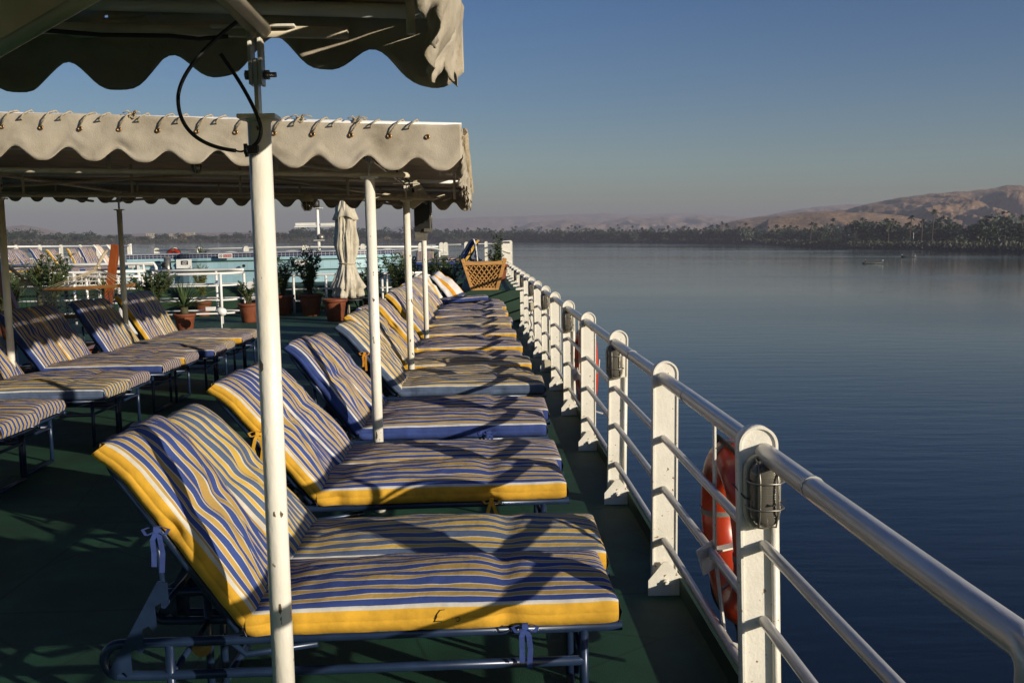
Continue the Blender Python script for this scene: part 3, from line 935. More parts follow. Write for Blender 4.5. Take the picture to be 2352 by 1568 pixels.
def lacing(p0, p1, top, rt, out, pitch, off=.06):
    """rope wound round the edge tube through the eyelets"""
    mb = MB(); p0 = Vector(p0); p1 = Vector(p1); L = (p1 - p0).length; d = (p1 - p0) / L; o = Vector((*out, 0)); rr = random.Random(3)
    pts = []
    k = 0; u = off
    while u < L - pitch:
        def P(du, a, b):
            q = p0 + d * (u + du * pitch) + o * (.022 if a > .009 else 0)
            z = top(q.x)
            return q + o * a + Vector((0, 0, z + b + rr.uniform(-.003, .003)))
        pts += [P(0, .012, -.055), P(.16, rt + .008, -.012), P(.27, rt + .006, .018), P(.36, .004, rt + .010), P(.44, -rt - .006, .004), P(.49, -.012, -rt - .006), P(.53, rt + .006, -.012), P(.64, rt + .006, .012), P(.73, .004, rt + .009), P(.82, -rt - .006, 0), P(.90, -.012, -.050), P(.97, -.010, -.058)]
        k += 1; u += pitch
    mb.tube(pts, .0048, 6)
    return mb

def eyelets(root, p0, p1, top, out, pitch, off):
    p0 = Vector(p0); p1 = Vector(p1); L = (p1 - p0).length; d = (p1 - p0) / L; o = Vector((*out, 0)); u = off
    me = MB().tube([d * (.011 * cos(a)) + Vector((0, 0, .011 * sin(a))) for a in [2 * pi * t / 12 for t in range(12)]], .0045, 6, closed=True).mesh('eyelet', M['brass'])
    while u < L:
        q = p0 + d * u + o * .030; q.z = top(q.x) - .055
        e = bpy.data.objects.new('eyelet', me); e.location = q; link(e, root)
        u += pitch

def pole(root, x, y, ztop, zr, lean=0., bracket=True):
    mb = MB(); mb.tube([(x, y, 0), (x, y, ztop * .5), (x, y, ztop - .012)], .0335, 20)
    p = part('pole', mb, M['pole'], root)
    mb = MB(); mb.prism([(x - .055, y - .045), (x + .055, y - .045), (x + .055, y + .045), (x - .055, y + .045)], ztop - .012, ztop, 'z')
    mb.lathe([(.0335, ztop - .022), (.042, ztop - .013)], 16, (x, y, 0))
    part('top_plate', mb, M['pole'], p, bevel=.002)
    mb = MB()
    mb.box(x - .006, x + .006, y - .022, y + .022, ztop + .001, ztop + .16)
    for s in (-1, 1): mb.box(x + s * .014 - .005, x + s * .014 + .005, y - .028, y + .028, ztop + .085, zr - .02)
    mb.box(x - .12, x + .12, y - .04, y + .04, zr - .020, zr - .012)
    part('bracket', mb, M['pole'], p, bevel=.002)
    mb = MB()
    mb.tube([(x - .036, y, ztop + .115), (x + .056, y, ztop + .115)], .0075, 10)
    mb.tube([(x - .034, y, ztop + .115), (x - .022, y, ztop + .115)], .0145, 6)
    mb.tube([(x + .021, y, ztop + .115), (x + .036, y, ztop + .115)], .0145, 6)
    part('bolt', mb, M['galv'], p)
    return p

def awning(root, x0, x1, y0, y1, poles, seed, near=False):
    holes_far = near
    top = (lambda x: zroof(x) + .05) if near else zroof
    low = -.125 if near else -.262
    # cloth roof, sagging between the tubes
    nx, ny = 40, 28
    def fn(i, j):
        x = x0 + (x1 - .03 - x0) * i / nx; y = y0 + .035 + (y1 - y0 - .07) * j / ny
        sg = .035 * abs(sin(pi * j / ny * 3)) * abs(sin(pi * i / nx * 4)) + .012 * fbm(x * 1.4, y * 1.4, seed)
        return (x, y, top(x) + .036 - sg * min(1, 8. * j / ny) * min(1, 8. * (ny - j) / ny) + .05 * sin(pi * j / ny))
    mb = MB(); mb.grid(fn, nx, ny)
    part('roof_cloth', mb, M['canvas'], root, solid=.004)
    per, amp, dr = .291, .080, .245
    part('front_valance', valance((x0, y0 - .020), (x1, y0 - .020), (0, -1), lambda x: top(x) + .022 + .008 * sin(x * 2.1), dr + .024, per, amp, .10, seed, .018), M['canvas'], root, solid=.004)
    part('rear_valance', valance((x0, y1), (x1, y1), (0, 1), (lambda x: top(x) + .10 * math.exp(-((x + .52) / .46) ** 2)) if near else top, .272 if near else .255, .327 if near else per, .095 if near else .105, .06 if not near else .006, seed + 1, .030, .236 if near else None), M['canvas'], root, solid=.004)
    fr = (lambda u: max(0, (u - (y1 - y0) * .55)) * .035) if not holes_far else None
    part('side_valance', valance((x1, y0), (x1, y1), (1, 0), top, dr + (-.03 if near else .02), per, .045 if near else .06, 0, seed + 2, .040, None, -.18 if holes_far else -.08, fr, .016, (lambda u, L: .095 * min(1, max(0, (L - u - .12) / .55))) if near else None), M['canvas'], root, solid=.004)
    for sgn in (0,):
        mb = MB(); mb.tube([(x1 + .012, y0 + .02 - .02 * k, top(x1) - dr * .9 * k / 6.) for k in range(0, 7)][::-1] if False else [(x1 - .15, y0 - .006 - .004 * sin(k), top(x1) - .01 - dr * .92 * k / 6.) for k in range(7)], .003, 5)
        part('cloth_seam', mb, M['canvas'], root)
    # edge tubes
    for nm, pts in (('edge_tube', [(x0, y0 + .010, 0), (x1 + .0, y0 + .010, 0)]), ('edge_tube', [(x0, y1 - .035, 0), (x1 - .03, y1 - .035, 0)]), ('edge_tube', [(x1 - .035, y0, 0), (x1 - .035, y1, 0)])):
        mb = MB()
        a, b = Vector(pts[0]), Vector(pts[1])
        mb.tube([(lambda q: (q.x, q.y, top(q.x) + .012))(a.lerp(b, t / 10.)) for t in range(11)], .024, 12)
        part(nm, mb, M['far_white'], root)
    # lower chord tubes across the ship, struts, braces
    xs = [p[0] for p in poles]
    ylist = sorted(set(p[1] for p in poles))
    px = max(xs)
    for y in ylist:
        mb = MB()
        mb.tube([(x, y, top(x) + (low if y < 12 else -.08) + .010 * (x - px)) for x in (x0 + .2, -3, -1.5, x1 - .33)], .017, 10)
        part('lower_tube', mb, M['tube_beige'], root)
        k = 0; x = px + .45
        while x > x0 + .3:
            z = top(x) + (low if y < 12 else -.08) + .010 * (x - px)
            mb = MB(); mb.tube([(x, y, z), (x, y, top(x) + .0)], .013, 8)
            part('strut', mb, M['tube_beige'], root)
            k += 1; x -= 1.02
        for xa, xb in ((px - .1, px - 1.6), (px - 4.0, px - 2.3), (px - 4.2, px - 6.2)):
            mb = MB(); mb.tube([(xa, y + .03, top(xa) + low + .02), (xb, y + .9, top(xb) - .03)], .015, 8)
            part('brace', mb, M['tube_beige'], root)
    if len(ylist) > 1:
        for x in sorted(set(round(q[0], 1) for q in poles)):
            mb = MB(); mb.tube([(x, ylist[0], top(x) - .12), (x, ylist[-1], top(x) - .12)], .020, 10)
            part('long_tube', mb, M['tube_beige'], root)
        for y in ((ylist[0] + 1.6, ylist[1] + 1.5) if not near else (ylist[0] + 1.6, y1 - .5)):
            mb = MB(); mb.tube([(x, y, top(x) - .005) for x in (x0 + .2, -3, x1 - .05)], .020, 10)
            part('roof_tube', mb, M['far_white'], root)
    for x, y, zt in poles:
        pole(root, x, y, zt, top(x) - .10)

C1 = thing('awning', 'near shaded canvas awning with scalloped edge over the near white pole', 'awning', (0, 0, 0), 0, 'canvas awnings')
awning(C1, -6.2, -.035, -.9, 3.32, [(-.632, 2.98, 2.083), (-4.5, 2.98, 2.20), (-.632, -.35, 2.083)], 3, True)
C2 = thing('awning', 'sunlit canvas awning with rope-laced front edge, on white poles beyond the near one', 'awning', (0, 0, 0), 0, 'canvas awnings')
awning(C2, -8.4, -.085, 6.0, 13.2, [(-.668, 6.28, 2.125), (-.684, 9.68, 2.125), (-.70, 12.88, 2.125), (-4.52, 9.68, 2.215), (-4.54, 12.88, 2.215)], 9)
e0, e1 = (-8.4, 6.0, 0), (-.085, 6.0, 0)
part('lacing_rope', lacing(e0, e1, lambda x: zroof(x) + .012, .024, (0, -1), .224, .05), M['rope'], C2)
eyelets(C2, e0, e1, zroof, (0, -1), .224, .05)
mb = MB()                                           # thick rope whipped along the sea side edge
pts = []
for k in range(520):
    y = 6.05 + 7.1 * k / 519.; a = k * 1.25
    pts.append((-.085 + .022 * cos(a) + .012, y, zroof(-.085) - .012 + .024 * sin(a) - .002))
mb.tube(pts, .0062, 5)
part('edge_rope', mb, M['rope'], C2)
rr = random.Random(8)
for (x, z) in ((-1.03, 2.50), (-.70, 2.47), (-2.0, 2.53)):
    mb = MB(); q = zroof(x) + .03
    mb.tube([(x + .022 * cos(a * .9), 5.985 - .012 * sin(a), q + .018 * sin(a * 1.3)) for a in [t * .7 for t in range(16)]], .006, 6)
    for s in (-1, 1): mb.tube([(x, 5.98, q), (x + s * .02, 5.965, q + .025), (x + s * (.045 + rr.uniform(0, .03)), 5.96, q + .01)], .004, 5)
    part('rope_knot', mb, M['rope'], C2)
mb = MB()
mb.tube([(-.664 + .026 * cos(k * .8), 6.35 + k * .045, zroof(-.66) - .12 + .026 * sin(k * .8)) for k in range(140)], .008, 6)
mb.tube([(-.62, 9.7 + k * .12, zroof(-.66) - .17 - .05 * abs(sin(k * .7))) for k in range(26)], .012, 6)
part('wrapped_cable', mb, M['cable'], C2)

# bulkhead lamps under the second awning
for x, y, lab in ((-1.62, 9.62, 'round caged lamp hanging under the second awning, behind the near pole'), (-1.72, 6.25, 'caged lamp hanging below the sunlit scalloped edge')):
    z = zroof(x) - .285 + (.075 if y < 7 else 0)
    t = thing('awning_lamp', lab, 'lamp', (x, y, z), 0, 'caged lamps under the awning')
    if y < 7: t.scale = (.62, .62, .62)
    mb = MB(); mb.lathe([(.02, .05), (.05, .03), (.062, -.01), (.060, -.03)], 18); part('housing', mb, M['cream'], t)
    mb = MB(); mb.lathe([(.052, -.03), (.050, -.07), (.036, -.098), (.012, -.110)], 18); part('glass', mb, M['glass'], t)
    mb = MB()
    for k in range(4):
        a = k * pi / 4
        mb.tube([(.058 * cos(a), .058 * sin(a), -.03), (.055 * cos(a), .055 * sin(a), -.075), (.03 * cos(a), .03 * sin(a), -.112), (-.03 * cos(a), -.03 * sin(a), -.112), (-.055 * cos(a), -.055 * sin(a), -.075), (-.058 * cos(a), -.058 * sin(a), -.03)], .003, 5)
    part('wire_cage', mb, M['cream'], t)

# cable loop on the near pole
mb = MB()
def bez(p, n=30):
    out = []
    P = [Vector(q) for q in p]
    for s in range(0, len(P) - 3, 3):
        a, b, c, d = P[s:s + 4]
        for k in range(n + 1):
            t = k / n; u = 1 - t
            out.append(a * u ** 3 + b * 3 * u * u * t + c * 3 * u * t * t + d * t ** 3)
    return out
px_, py_ = -.632, 2.98
mb.tube(bez([(px_ - .03, 2.93, 2.345), (px_ - .12, 2.92, 2.28), (px_ - .20, 2.91, 2.20), (px_ - .21, 2.91, 2.13), (px_ - .22, 2.91, 2.02), (px_ - .13, 2.92, 1.985), (px_ - .06, 2.935, 1.978)]), .0055, 8)
mb.tube(bez([(px_ - .09, 2.93, 2.25), (px_ - .05, 2.94, 2.19), (px_ - .01, 2.945, 2.12), (px_ + .01, 2.935, 2.06), (px_ + .02, 2.93, 2.03), (px_ + .01, 2.93, 2.00), (px_ - .012, 2.938, 1.99)]), .0055, 8)
mb.tube(bez([(px_ - .06, 2.935, 1.978), (px_ - .045, 2.93, 1.972), (px_ - .035, 2.93, 1.975), (px_ - .028, 2.935, 1.985)], 8), .003, 6)
cb = part('cable_loop', mb, M['cable']); tag(cb, 'black electric cable hanging in a loop from the near awning to its pole', 'cable')
mb = MB(); mb.box(px_ - .036, px_ + .004, 2.925, 2.945, 1.968, 1.992); mb.tube([(px_ - .03, 2.922, 1.996), (px_ - .028, 2.93, 1.96)], .006, 6)
part('connector', mb, M['black'], cb)
mb = MB(); mb.tube([(-1.62, 2.93, 2.36), (-1.35, 2.93, 2.335), (-1.05, 2.92, 2.305), (-.86, 2.92, 2.30), (-.78, 2.93, 2.292), (-.70, 2.94, 2.30)], .007, 7)
part('cable', mb, M['cable'], C1)
mb = MB(); mb.tube([(-.632, 2.98, 2.325), (-.80, 2.55, 2.52)], .021, 12)
part('brace', mb, M['tube_beige'], C1)
# canopy panel hanging close to the viewer under the near awning
t = thing('hanging_panel', 'blurred olive grey panel hanging under the near awning, at the top left corner', 'panel', (0, 0, 0))
mb = MB()
a, b = Vector((-.79, 1.66, 2.008)), Vector((-.30, 1.50, 2.20))
up = Vector((-.10, .0, .55))
i = 0
mb.v += [tuple(a), tuple(b), tuple(b + up), tuple(a + up)] + [tuple(v + Vector((0, .03, 0))) for v in (a, b, b + up, a + up)]
for q in ((0, 1, 2, 3), (7, 6, 5, 4), (0, 4, 5, 1), (1, 5, 6, 2), (2, 6, 7, 3), (3, 7, 4, 0)): mb.face(q)
part('board', mb, M['tube_beige'], t)
mb = MB(); mb.tube([a, b], .012, 8); part('edge_bead', mb, M['tube_beige'], t)

# floodlight and loudspeaker under the far corner of the second awning
t = thing('floodlight', 'cream square floodlight housing fixed askew beside a pole under the second awning', 'floodlight', (-.60, 9.80, 2.165))
mb = MB(); mb.box(-.105, .105, -.02, .06, -.085, .085)
o = part('housing', mb, M['cream'], t, bevel=.006); o.rotation_euler = (0, radians(-36), 0)
mb = MB(); mb.box(-.02, .02, -.035, -.022, -.02, .16); mb.box(.035, .050, -.035, -.022, -.05, .02); part('bracket', mb, M['tube_beige'], t)
t = thing('loudspeaker', 'black loudspeaker box with a grey lower flap hanging by the fourth pole under the awning', 'loudspeaker', (-.69, 12.55, 2.04))
mb = MB(); mb.box(-.10, .105, -.10, .10, -.19, .25); part('cabinet', mb, M['black'], t, bevel=.01)
mb = MB(); mb.prism([(-.095, -.19), (.07, -.19), (.05, -.30), (-.09, -.30)], -.09, -.06, 'y'); part('flap', mb, M['galv'], t)
mb = MB(); mb.tube([(.11, -.05, -.16), (.11, -.05, .2)], .012, 8); mb.box(.02, .125, -.13, -.101, -.19, -.15); part('bracket', mb, M['galv'], t)
# ---------------------------------------------------------------- plants
def leaf_quads(mb, c, d, L, w, m=0, rr=rnd, droop=.3):
    d = Vector(d).normalized(); c = Vector(c)
    s = d.cross(Vector((rr.uniform(-1, 1), rr.uniform(-1, 1), 1.2))).normalized()
    a = c; b_ = c + d * L * .5; e = c + d * L - Vector((0, 0, droop * L))
    i = len(mb.v)
    mb.v += [tuple(a), tuple(b_ + s * w), tuple(e), tuple(b_ - s * w)]
    mb.face((i, i + 1, i + 2, i + 3), m)

def bush_meshes(seed, h, spread, nst, leafL=.13, leafw=.011, dens=34, leafm='leaf'):
    rr = random.Random(seed); lf = MB(); st = MB()
    for k in range(nst):
        a = rr.uniform(0, 2 * pi); r = spread * sqrt(rr.random())
        tip = Vector((r * cos(a), r * sin(a), h * rr.uniform(.55, 1)))
        mid = Vector((tip.x * .35, tip.y * .35, tip.z * .55))
        st.tube([(rr.uniform(-.05, .05), rr.uniform(-.05, .05), 0), mid, tip], [.010, .007, .003], 5)
        for q in range(dens):
            t = rr.uniform(.18, 1)
            p = mid * (t / .5) if t < .5 else mid.lerp(tip, (t - .5) * 2)
            an = rr.uniform(0, 2 * pi)
            leaf_quads(lf, p, (cos(an), sin(an), rr.uniform(.2, 1.6)), leafL * rr.uniform(.6, 1.25), leafw * rr.uniform(.8, 1.4), 0, rr)
    return st.mesh('stems', M['stem'], False), lf.mesh('leaves', M[leafm], False)

def spiky_meshes(seed, h, n, leafm='leaf', w=.018, trunk=.3):
    rr = random.Random(seed); lf = MB(); st = MB()
    st.tube([(0, 0, 0), (0, 0, trunk)], [.05, .045], 8)
    for k in range(n):
        a = rr.uniform(0, 2 * pi); e = rr.uniform(.15, 1.45); L = h * rr.uniform(.6, 1)
        d = Vector((cos(a) * cos(e), sin(a) * cos(e), sin(e)))
        s = d.cross(Vector((0, 0, 1))).normalized()
        p0 = Vector((0, 0, trunk)); i = len(lf.v)
        for t in (0, .35, .7, 1):
            p = p0 + d * L * t - Vector((0, 0, .25 * L * t * t)); ww = w * (1.05 - t)
            lf.v += [tuple(p + s * ww), tuple(p + Vector((0, 0, -.006))), tuple(p - s * ww)]
        for q in range(3):
            b = i + q * 3
            lf.face((b, b + 1, b + 4, b + 3)); lf.face((b + 1, b + 2, b + 5, b + 4))
    return st.mesh('stem', M['stem'], False), lf.mesh('leaves', M[leafm], False)

POT = MB().lathe([(.15, 0), (.16, .01), (.215, .36), (.218, .37), (.245, .375), (.25, .43), (.225, .435), (.215, .40), (.0, .39)], 26).mesh('pot', M['terracotta'])
OLE = [bush_meshes(s, 1.05, .42, 24, .15, .014, 50) for s in (1, 2, 3)]
OLEY = [bush_meshes(s, 1.25, .42, 18, .20, .017, 36, 'leaf_yellow') for s in (5,)]
CYC = spiky_meshes(4, .52, 70, 'leaf', .014, .10)
AGA = spiky_meshes(6, .55, 46, 'leaf', .028, .05)
SPK = spiky_meshes(8, .62, 90, 'leaf_yellow', .022, .45)
def plant(name, label, cat, ms, loc, sc=1., pot=True, group=None, potsc=1.):
    t = thing(name, label, cat, loc, rnd.uniform(0, 6), group)
    z = 0
    if pot:
        p = bpy.data.objects.new('pot', POT); p.scale = (potsc,) * 3; link(p, t); z = .39 * potsc
    for me in ms:
        o = bpy.data.objects.new('stem' if 'stem' in me.name else 'foliage', me); o.location = (0, 0, z); o.scale = (sc,) * 3; link(o, t)
    return t
G = 'potted plants by the steps'
plant('potted_oleander', 'leafy oleander in a terracotta pot right of the near pole, below the pool', 'potted plant', OLE[0], (-4.92, 25.1, 0), .95, True, G, 1.15)
plant('potted_oleander', 'tall leafy oleander in a wide terracotta pot left of the closed parasol', 'potted plant', OLE[1], (-4.15, 24.6, 0), 1.15, True, G, 1.25)
plant('potted_palm', 'spiky fan plant in a terracotta pot beside the oleander right of the near pole', 'potted plant', CYC, (-5.28, 24.5, 0), 1.0, True, G)
t = thing('flower_pot', 'large empty looking terracotta pot in front of the closed parasol', 'pot', (-3.30, 22.8, 0), 0, G)
p = bpy.data.objects.new('pot', POT); p.scale = (1.15, 1.15, 1.15); link(p, t)
mb = MB().lathe([(.0, .44), (.235, .445)], 20); part('soil', mb, M['soil'], t)
plant('potted_oleander', 'oleander in a pot right of the closed parasol', 'potted plant', OLE[2], (-2.62, 24.3, 0), 1.0, True, G)
plant('potted_oleander', 'oleander behind the second white pole', 'potted plant', OLE[0], (-2.05, 24.8, 0), 1.05, True, G)
plant('potted_oleander', 'oleander between the second and third white poles', 'potted plant', OLE[1], (-1.72, 23.6, 0), .95, True, G)
plant('potted_oleander', 'oleander between the towels and the wooden planter', 'potted plant', OLE[2], (-.66, 22.6, 0), 1.0, True, G)
plant('potted_oleander', 'slim oleander left of the wooden planter', 'potted plant', OLE[0], (-.98, 23.4, 0), .95, True, G)
plant('potted_shrub', 'dark shrub in a pot just left of the near pole', 'potted plant', bush_meshes(17, .55, .26, 14, .08, .016, 30), (-5.28, 22.9, 0), 1, True, G)
plant('potted_shrub', 'dark bushy shrub in front of the white gate rails', 'potted plant', bush_meshes(19, .75, .42, 34, .075, .020, 60), (-6.72, 20.7, 0), 1.2, True, G)
plant('potted_palm', 'short palm with fan leaves in a terracotta pot before the white gate rails', 'potted plant', CYC, (-6.15, 20.9, -.05), 1.75, True, G, .95)
G2 = 'plants by the hammock'
plant('spiky_plant', 'tall yellow green spiky plant behind the hammock ropes', 'plant', SPK, (-9.35, 21.5, 0), 1.35, True, G2)
plant('spiky_plant', 'yellow green spiky plant at the left edge beside the hammock post', 'plant', OLEY[0], (-9.9, 21.0, 0), 1.0, True, G2)
plant('dark_bush', 'dark oleander bush right of the spiky plant, by the hammock', 'plant', OLE[0], (-8.75, 20.6, 0), 1.2, True, G2)
plant('dark_bush', 'low dark bush below the spiky plant, by the hammock', 'plant', OLE[2], (-9.2, 19.8, 0), .95, True, G2)
plant('grassy_plant', 'grassy plant under the hammock spreader bar', 'plant', SPK, (-7.55, 20.4, 0), .95, True, G2)
plant('pool_plant', 'thin yellowish plant in front of the pool wall', 'plant', OLEY[0], (-7.0, 25.4, 0), .72, True, G2)
plant('agave', 'spiky agave on the upper deck beyond the third pole', 'plant', AGA, (-1.75, 38, .68), 1.35, True, 'agaves on the upper deck')
plant('agave', 'spiky agave on the upper deck behind the pool rim', 'plant', AGA, (-9.9, 36, .9), 1.35, True, 'agaves on the upper deck')
plant('climbing_plant', 'leafy plant growing beside the upper deck railing', 'plant', bush_meshes(23, .95, .22, 10, .10, .02, 26), (.55, 27.2, .68), 1.0, True, None)

# ---------------------------------------------------------------- closed parasol, round table
t = thing('closed_parasol', 'tall closed parasol of beige cloth tied in the middle, standing on a round table', 'parasol', (-3.12, 23.8, 0))
mb = MB(); rr = random.Random(2)
prof0 = [(.30, .455), (.40, .47), (.41, .56), (.37, .66), (.43, .72), (.36, .86), (.30, 1.0), (.24, 1.15), (.195, 1.26), (.190, 1.29), (.215, 1.36), (.25, 1.5), (.285, 1.7), (.29, 1.9), (.27, 2.1), (.25, 2.3), (.25, 2.42), (.235, 2.43), (.22, 2.6), (.16, 2.8), (.05, 3.0)]
SEG = 120
prof = []
for (r0, z0), (r1, z1) in zip(prof0[:-1], prof0[1:]):
    nn = max(1, int((z1 - z0) / .05))
    prof += [(r0 + (r1 - r0) * q / nn, z0 + (z1 - z0) * q / nn) for q in range(nn)]
prof.append(prof0[-1])
def pfn(i, j):
    r, z = prof[i]; a = 2 * pi * j / SEG
    f = (.65 * sin(7 * a + 1.5 * sin(z * 2.1 + a)) + .35 * sin(17 * a - 3 * z + 2 * sin(3 * a))) * .5 + .5
    k = 1 - (.30 if z > 1.3 else .34 * (1.35 - z) + .12) * f ** 2
    k += .16 * fbm(cos(a) * 2.5, sin(a) * 2.5, z * 1.6) - .10 * max(0, 1 - abs(fbm(cos(a) * 4 + z, sin(a) * 4 - z, 3)) * 6)
    zz = z + (.06 * fbm(cos(a) * 1.5, sin(a) * 1.5, 3 + z) if z < .9 else 0)
    if z < .5: zz = z + .03 * f
    return (r * k * cos(a), r * k * sin(a), zz)
mb.grid(pfn, len(prof) - 1, SEG)
part('cloth', mb, M['parasol'], t)
mb = MB()
mb.grid(lambda i, j: (lambda r, a: (r * cos(a) * (1 - .12 * sin(7 * a)), r * sin(a) * (1 - .12 * sin(7 * a)), [2.62, 2.34][i] + .05 * sin(3 * a)))([.17, .285][i], 2 * pi * j / 42), 1, 42)
part('flap', mb, M['parasol'], t, solid=.006)
mb = MB(); mb.tube([(.205 * cos(a), .205 * sin(a), 1.275 + .012 * sin(2 * a)) for a in [k * 2 * pi / 30 for k in range(30)]], .011, 6, closed=True)
part('tie_cord', mb, M['rope'], t)
mb = MB(); mb.tube([(0, 0, .0), (0, 0, 3.02)], .022, 10); part('pole', mb, M['tube_beige'], t)
t = thing('round_table', 'low black round table under the closed parasol', 'table', (-3.10, 23.8, 0))
mb = MB(); mb.lathe([(.10, .405), (.46, .41), (.47, .425), (.46, .445), (.05, .447)], 30); part('tabletop', mb, M['black'], t)
for k in range(3):
    a = k * 2.1 + .4; mb = MB(); mb.tube([(.12 * cos(a), .12 * sin(a), .40), (.30 * cos(a), .30 * sin(a), .0)], .018, 8); part('leg', mb, M['black'], t)

# ---------------------------------------------------------------- white gate rails before the upper deck
def gate(label, pts, zs, posts, r=.031, rs=.020):
    t = thing('gate_rail', label, 'handrail', (pts[0][0], pts[0][1], 0), 0, 'white handrails before the upper deck')
    o = Vector((pts[0][0], pts[0][1], 0))
    P = [Vector((p[0], p[1], p[2] if len(p) > 2 else 0)) - o for p in pts]
    for k, z in enumerate(zs):
        mb = MB(); mb.tube([p + Vector((0, 0, z)) for p in P], r if k == 0 else rs, 10)
        part('handrail' if k == 0 else 'cross_rail', mb, M['far_white'], t)
    for x, y in posts:
        mb = MB(); mb.tube([(x - o.x, y - o.y, 0), (x - o.x, y - o.y, zs[0])], .031, 10)
        part('post', mb, M['far_white'], t)
    return t
ZS = (1.13, .86, .53, .23)
gate('white gate of four tubes right of the grey pole, in front of the steps', [(-7.34, 22.62), (-6.6, 22.64), (-5.90, 22.68), (-5.62, 22.85), (-5.50, 23.2), (-5.50, 23.52)], ZS, [(-7.34, 22.62), (-5.83, 22.68), (-5.50, 23.52)])
gate('white handrail behind the gate, leading to the pool steps', [(-7.72, 23.9), (-6.8, 23.9), (-5.9, 23.75), (-5.52, 23.55)], (1.19, .86, .53, .23), [(-7.72, 23.9), (-6.22, 23.82)])
gate('white handrail with a rounded end left of the grey pole', [(-8.85, 23.5), (-8.95, 23.1), (-8.85, 22.7), (-8.5, 22.55), (-8.0, 22.52), (-7.48, 22.55)], (1.11, .84, .52, .23), [(-8.82, 22.7), (-7.52, 22.55), (-8.85, 23.5), (-8.05, 22.52)])
gate('white handrail running to the left behind the hammock', [(-11.2, 23.4), (-10.0, 23.4), (-8.9, 23.5), (-7.8, 23.6)], (1.20, .9, .56, .25), [(-10.9, 23.4), (-9.4, 23.45), (-7.95, 23.6)], .036)
gate('higher white handrail with a rounded end behind the red hammock post', [(-11.5, 25.0), (-9.4, 25.0), (-8.3, 25.0), (-8.05, 25.02), (-8.0, 25.02, -.1), (-8.0, 25.02, -.3)], (1.36, .95), [(-9.4, 25.0), (-8.3, 25.0)], .038)
gate('grey white handrail behind the closed parasol', [(-5.3, 25.55), (-4.0, 25.5), (-2.8, 25.4), (-1.4, 25.4)], (.98, .62, .32), [(-4.72, 25.5), (-3.9, 25.5), (-2.35, 25.4), (-1.45, 25.4)], .03)
gate('low white handrail beyond the second and third poles', [(-2.55, 25.75), (-.95, 25.75)], (.90, .52), [(-2.5, 25.75), (-1.0, 25.75)], .045)
t = thing('step_lights', 'slim column with three round white lamps beside the white gate', 'lamp', (-5.60, 24.6, 0))
mb = MB(); mb.tube([(.06, .1, 0), (.06, .1, .95)], .012, 8); part('column', mb, M['dark_metal'], t)
for z, x in ((.78, 0), (.50, .04), (.22, -.02)):
    mb = MB(); mb.tube([(x, 0, z), (x, -.03, z)], .098, 24); mb.tube([(x, 0, z), (.06, .1, z)], .01, 6); part('lamp_disc', mb, M['far_white'], t)
t = thing('spotlight', 'small white spotlight on a short stalk in front of the white gate', 'spotlight', (-5.16, 20.0, 0))
mb = MB(); mb.tube([(0, 0, 0), (0, 0, .36)], .014, 8); mb.lathe([(.09, 0), (.09, .015), (.02, .02)], 16); part('stalk', mb, M['far_white'], t)
mb = MB(); mb.lathe([(.03, -.11), (.075, -.07), (.082, 0), (.06, .06), (.02, .085)], 20); o = part('lamp_head', mb, M['far_white'], t); o.location = (0, 0, .45); o.rotation_euler = (0, radians(-65), 0)
mb = MB(); mb.box(-.30, -.11, -.03, .05, .46, .54); part('flap', mb, M['far_white'], t, bevel=.006)
t = thing('deck_bin', 'white box between the last sunbeds of the left row and the gate', 'box', (-7.05, 20.5, 0))
mb = MB(); mb.box(-.22, .22, -.2, .2, 0, .72); part('body', mb, M['far_white'], t, bevel=.02)
mb = MB(); mb.box(-.24, .24, -.22, .22, .722, .75); part('lid', mb, M['far_white'], t, bevel=.01)

# ---------------------------------------------------------------- hammock
t = thing('hammock', 'rope hammock with wooden spreader bar between two leaning varnished posts', 'hammock', (-6.5, 15.8, 0))
mb = MB(); mb.bar((-.12, 1.75, .0), (.22, 1.75, 1.80), .125, .115, (0, 1, 0)); part('post', mb, M['red_wood'], t, bevel=.006)
mb = MB(); mb.bar((.30, -1.7, .0), (-.40, -1.5, 1.78), .125, .115, (0, 1, 0)); part('post', mb, M['red_wood'], t, bevel=.006)
mb = MB(); mb.bar((-.1, 1.9, .05), (.25, -1.9, .05), .14, .10); mb.bar((-.8, 1.75, .06), (.8, 1.75, .06), .12, .10); mb.bar((-.8, -1.7, .06), (.9, -1.7, .06), .12, .10); part('base_beam', mb, M['red_wood'], t)
mb = MB(); mb.bar((-.80, 1.08, 1.055), (.74, 1.08, 1.115), .035, .06); part('spreader_bar', mb, M['dark_wood'], t, bevel=.008)
mb = MB(); mb.bar((-.70, -.85, .72), (.74, -.85, .74), .035, .06); part('spreader_bar', mb, M['dark_wood'], t, bevel=.008)
mb = MB()
rg = Vector((.02, 1.38, 1.40)); rg2 = Vector((-.1, -1.15, 1.33))
mb.tube([(rg.x + .05 * cos(a), rg.y, rg.z + .035 * sin(a)) for a in [k * 2 * pi / 14 for k in range(14)]], .012, 7, closed=True)
mb.tube([rg + Vector((0, 0, .03)), (.07, 1.55, 1.62), (.10, 1.66, 1.70)], .026, 7)
for k in range(15):
    f = k / 14.
    mb.tube([rg, (-.80 + 1.54 * f, 1.08, 1.07 + .06 * f)], .006, 4)
part('suspension_ropes', mb, M['rope'], t)
mb = MB(); mb.tube([rg2, (-.3, -1.4, 1.6)], .026, 7)
for k in range(15):
    f = k / 14.
    mb.tube([rg2, (-.70 + 1.44 * f, -.85, .73)], .0042, 4)
part('suspension_ropes', mb, M['rope'], t)
mb = MB()
def nets(f, g):
    return Vector((-.78 + 1.5 * f, 1.06 - 1.9 * g, 1.06 + .05 * f - .33 * g - .22 * sin(pi * g) ** .8 - .08 * sin(pi * f)))
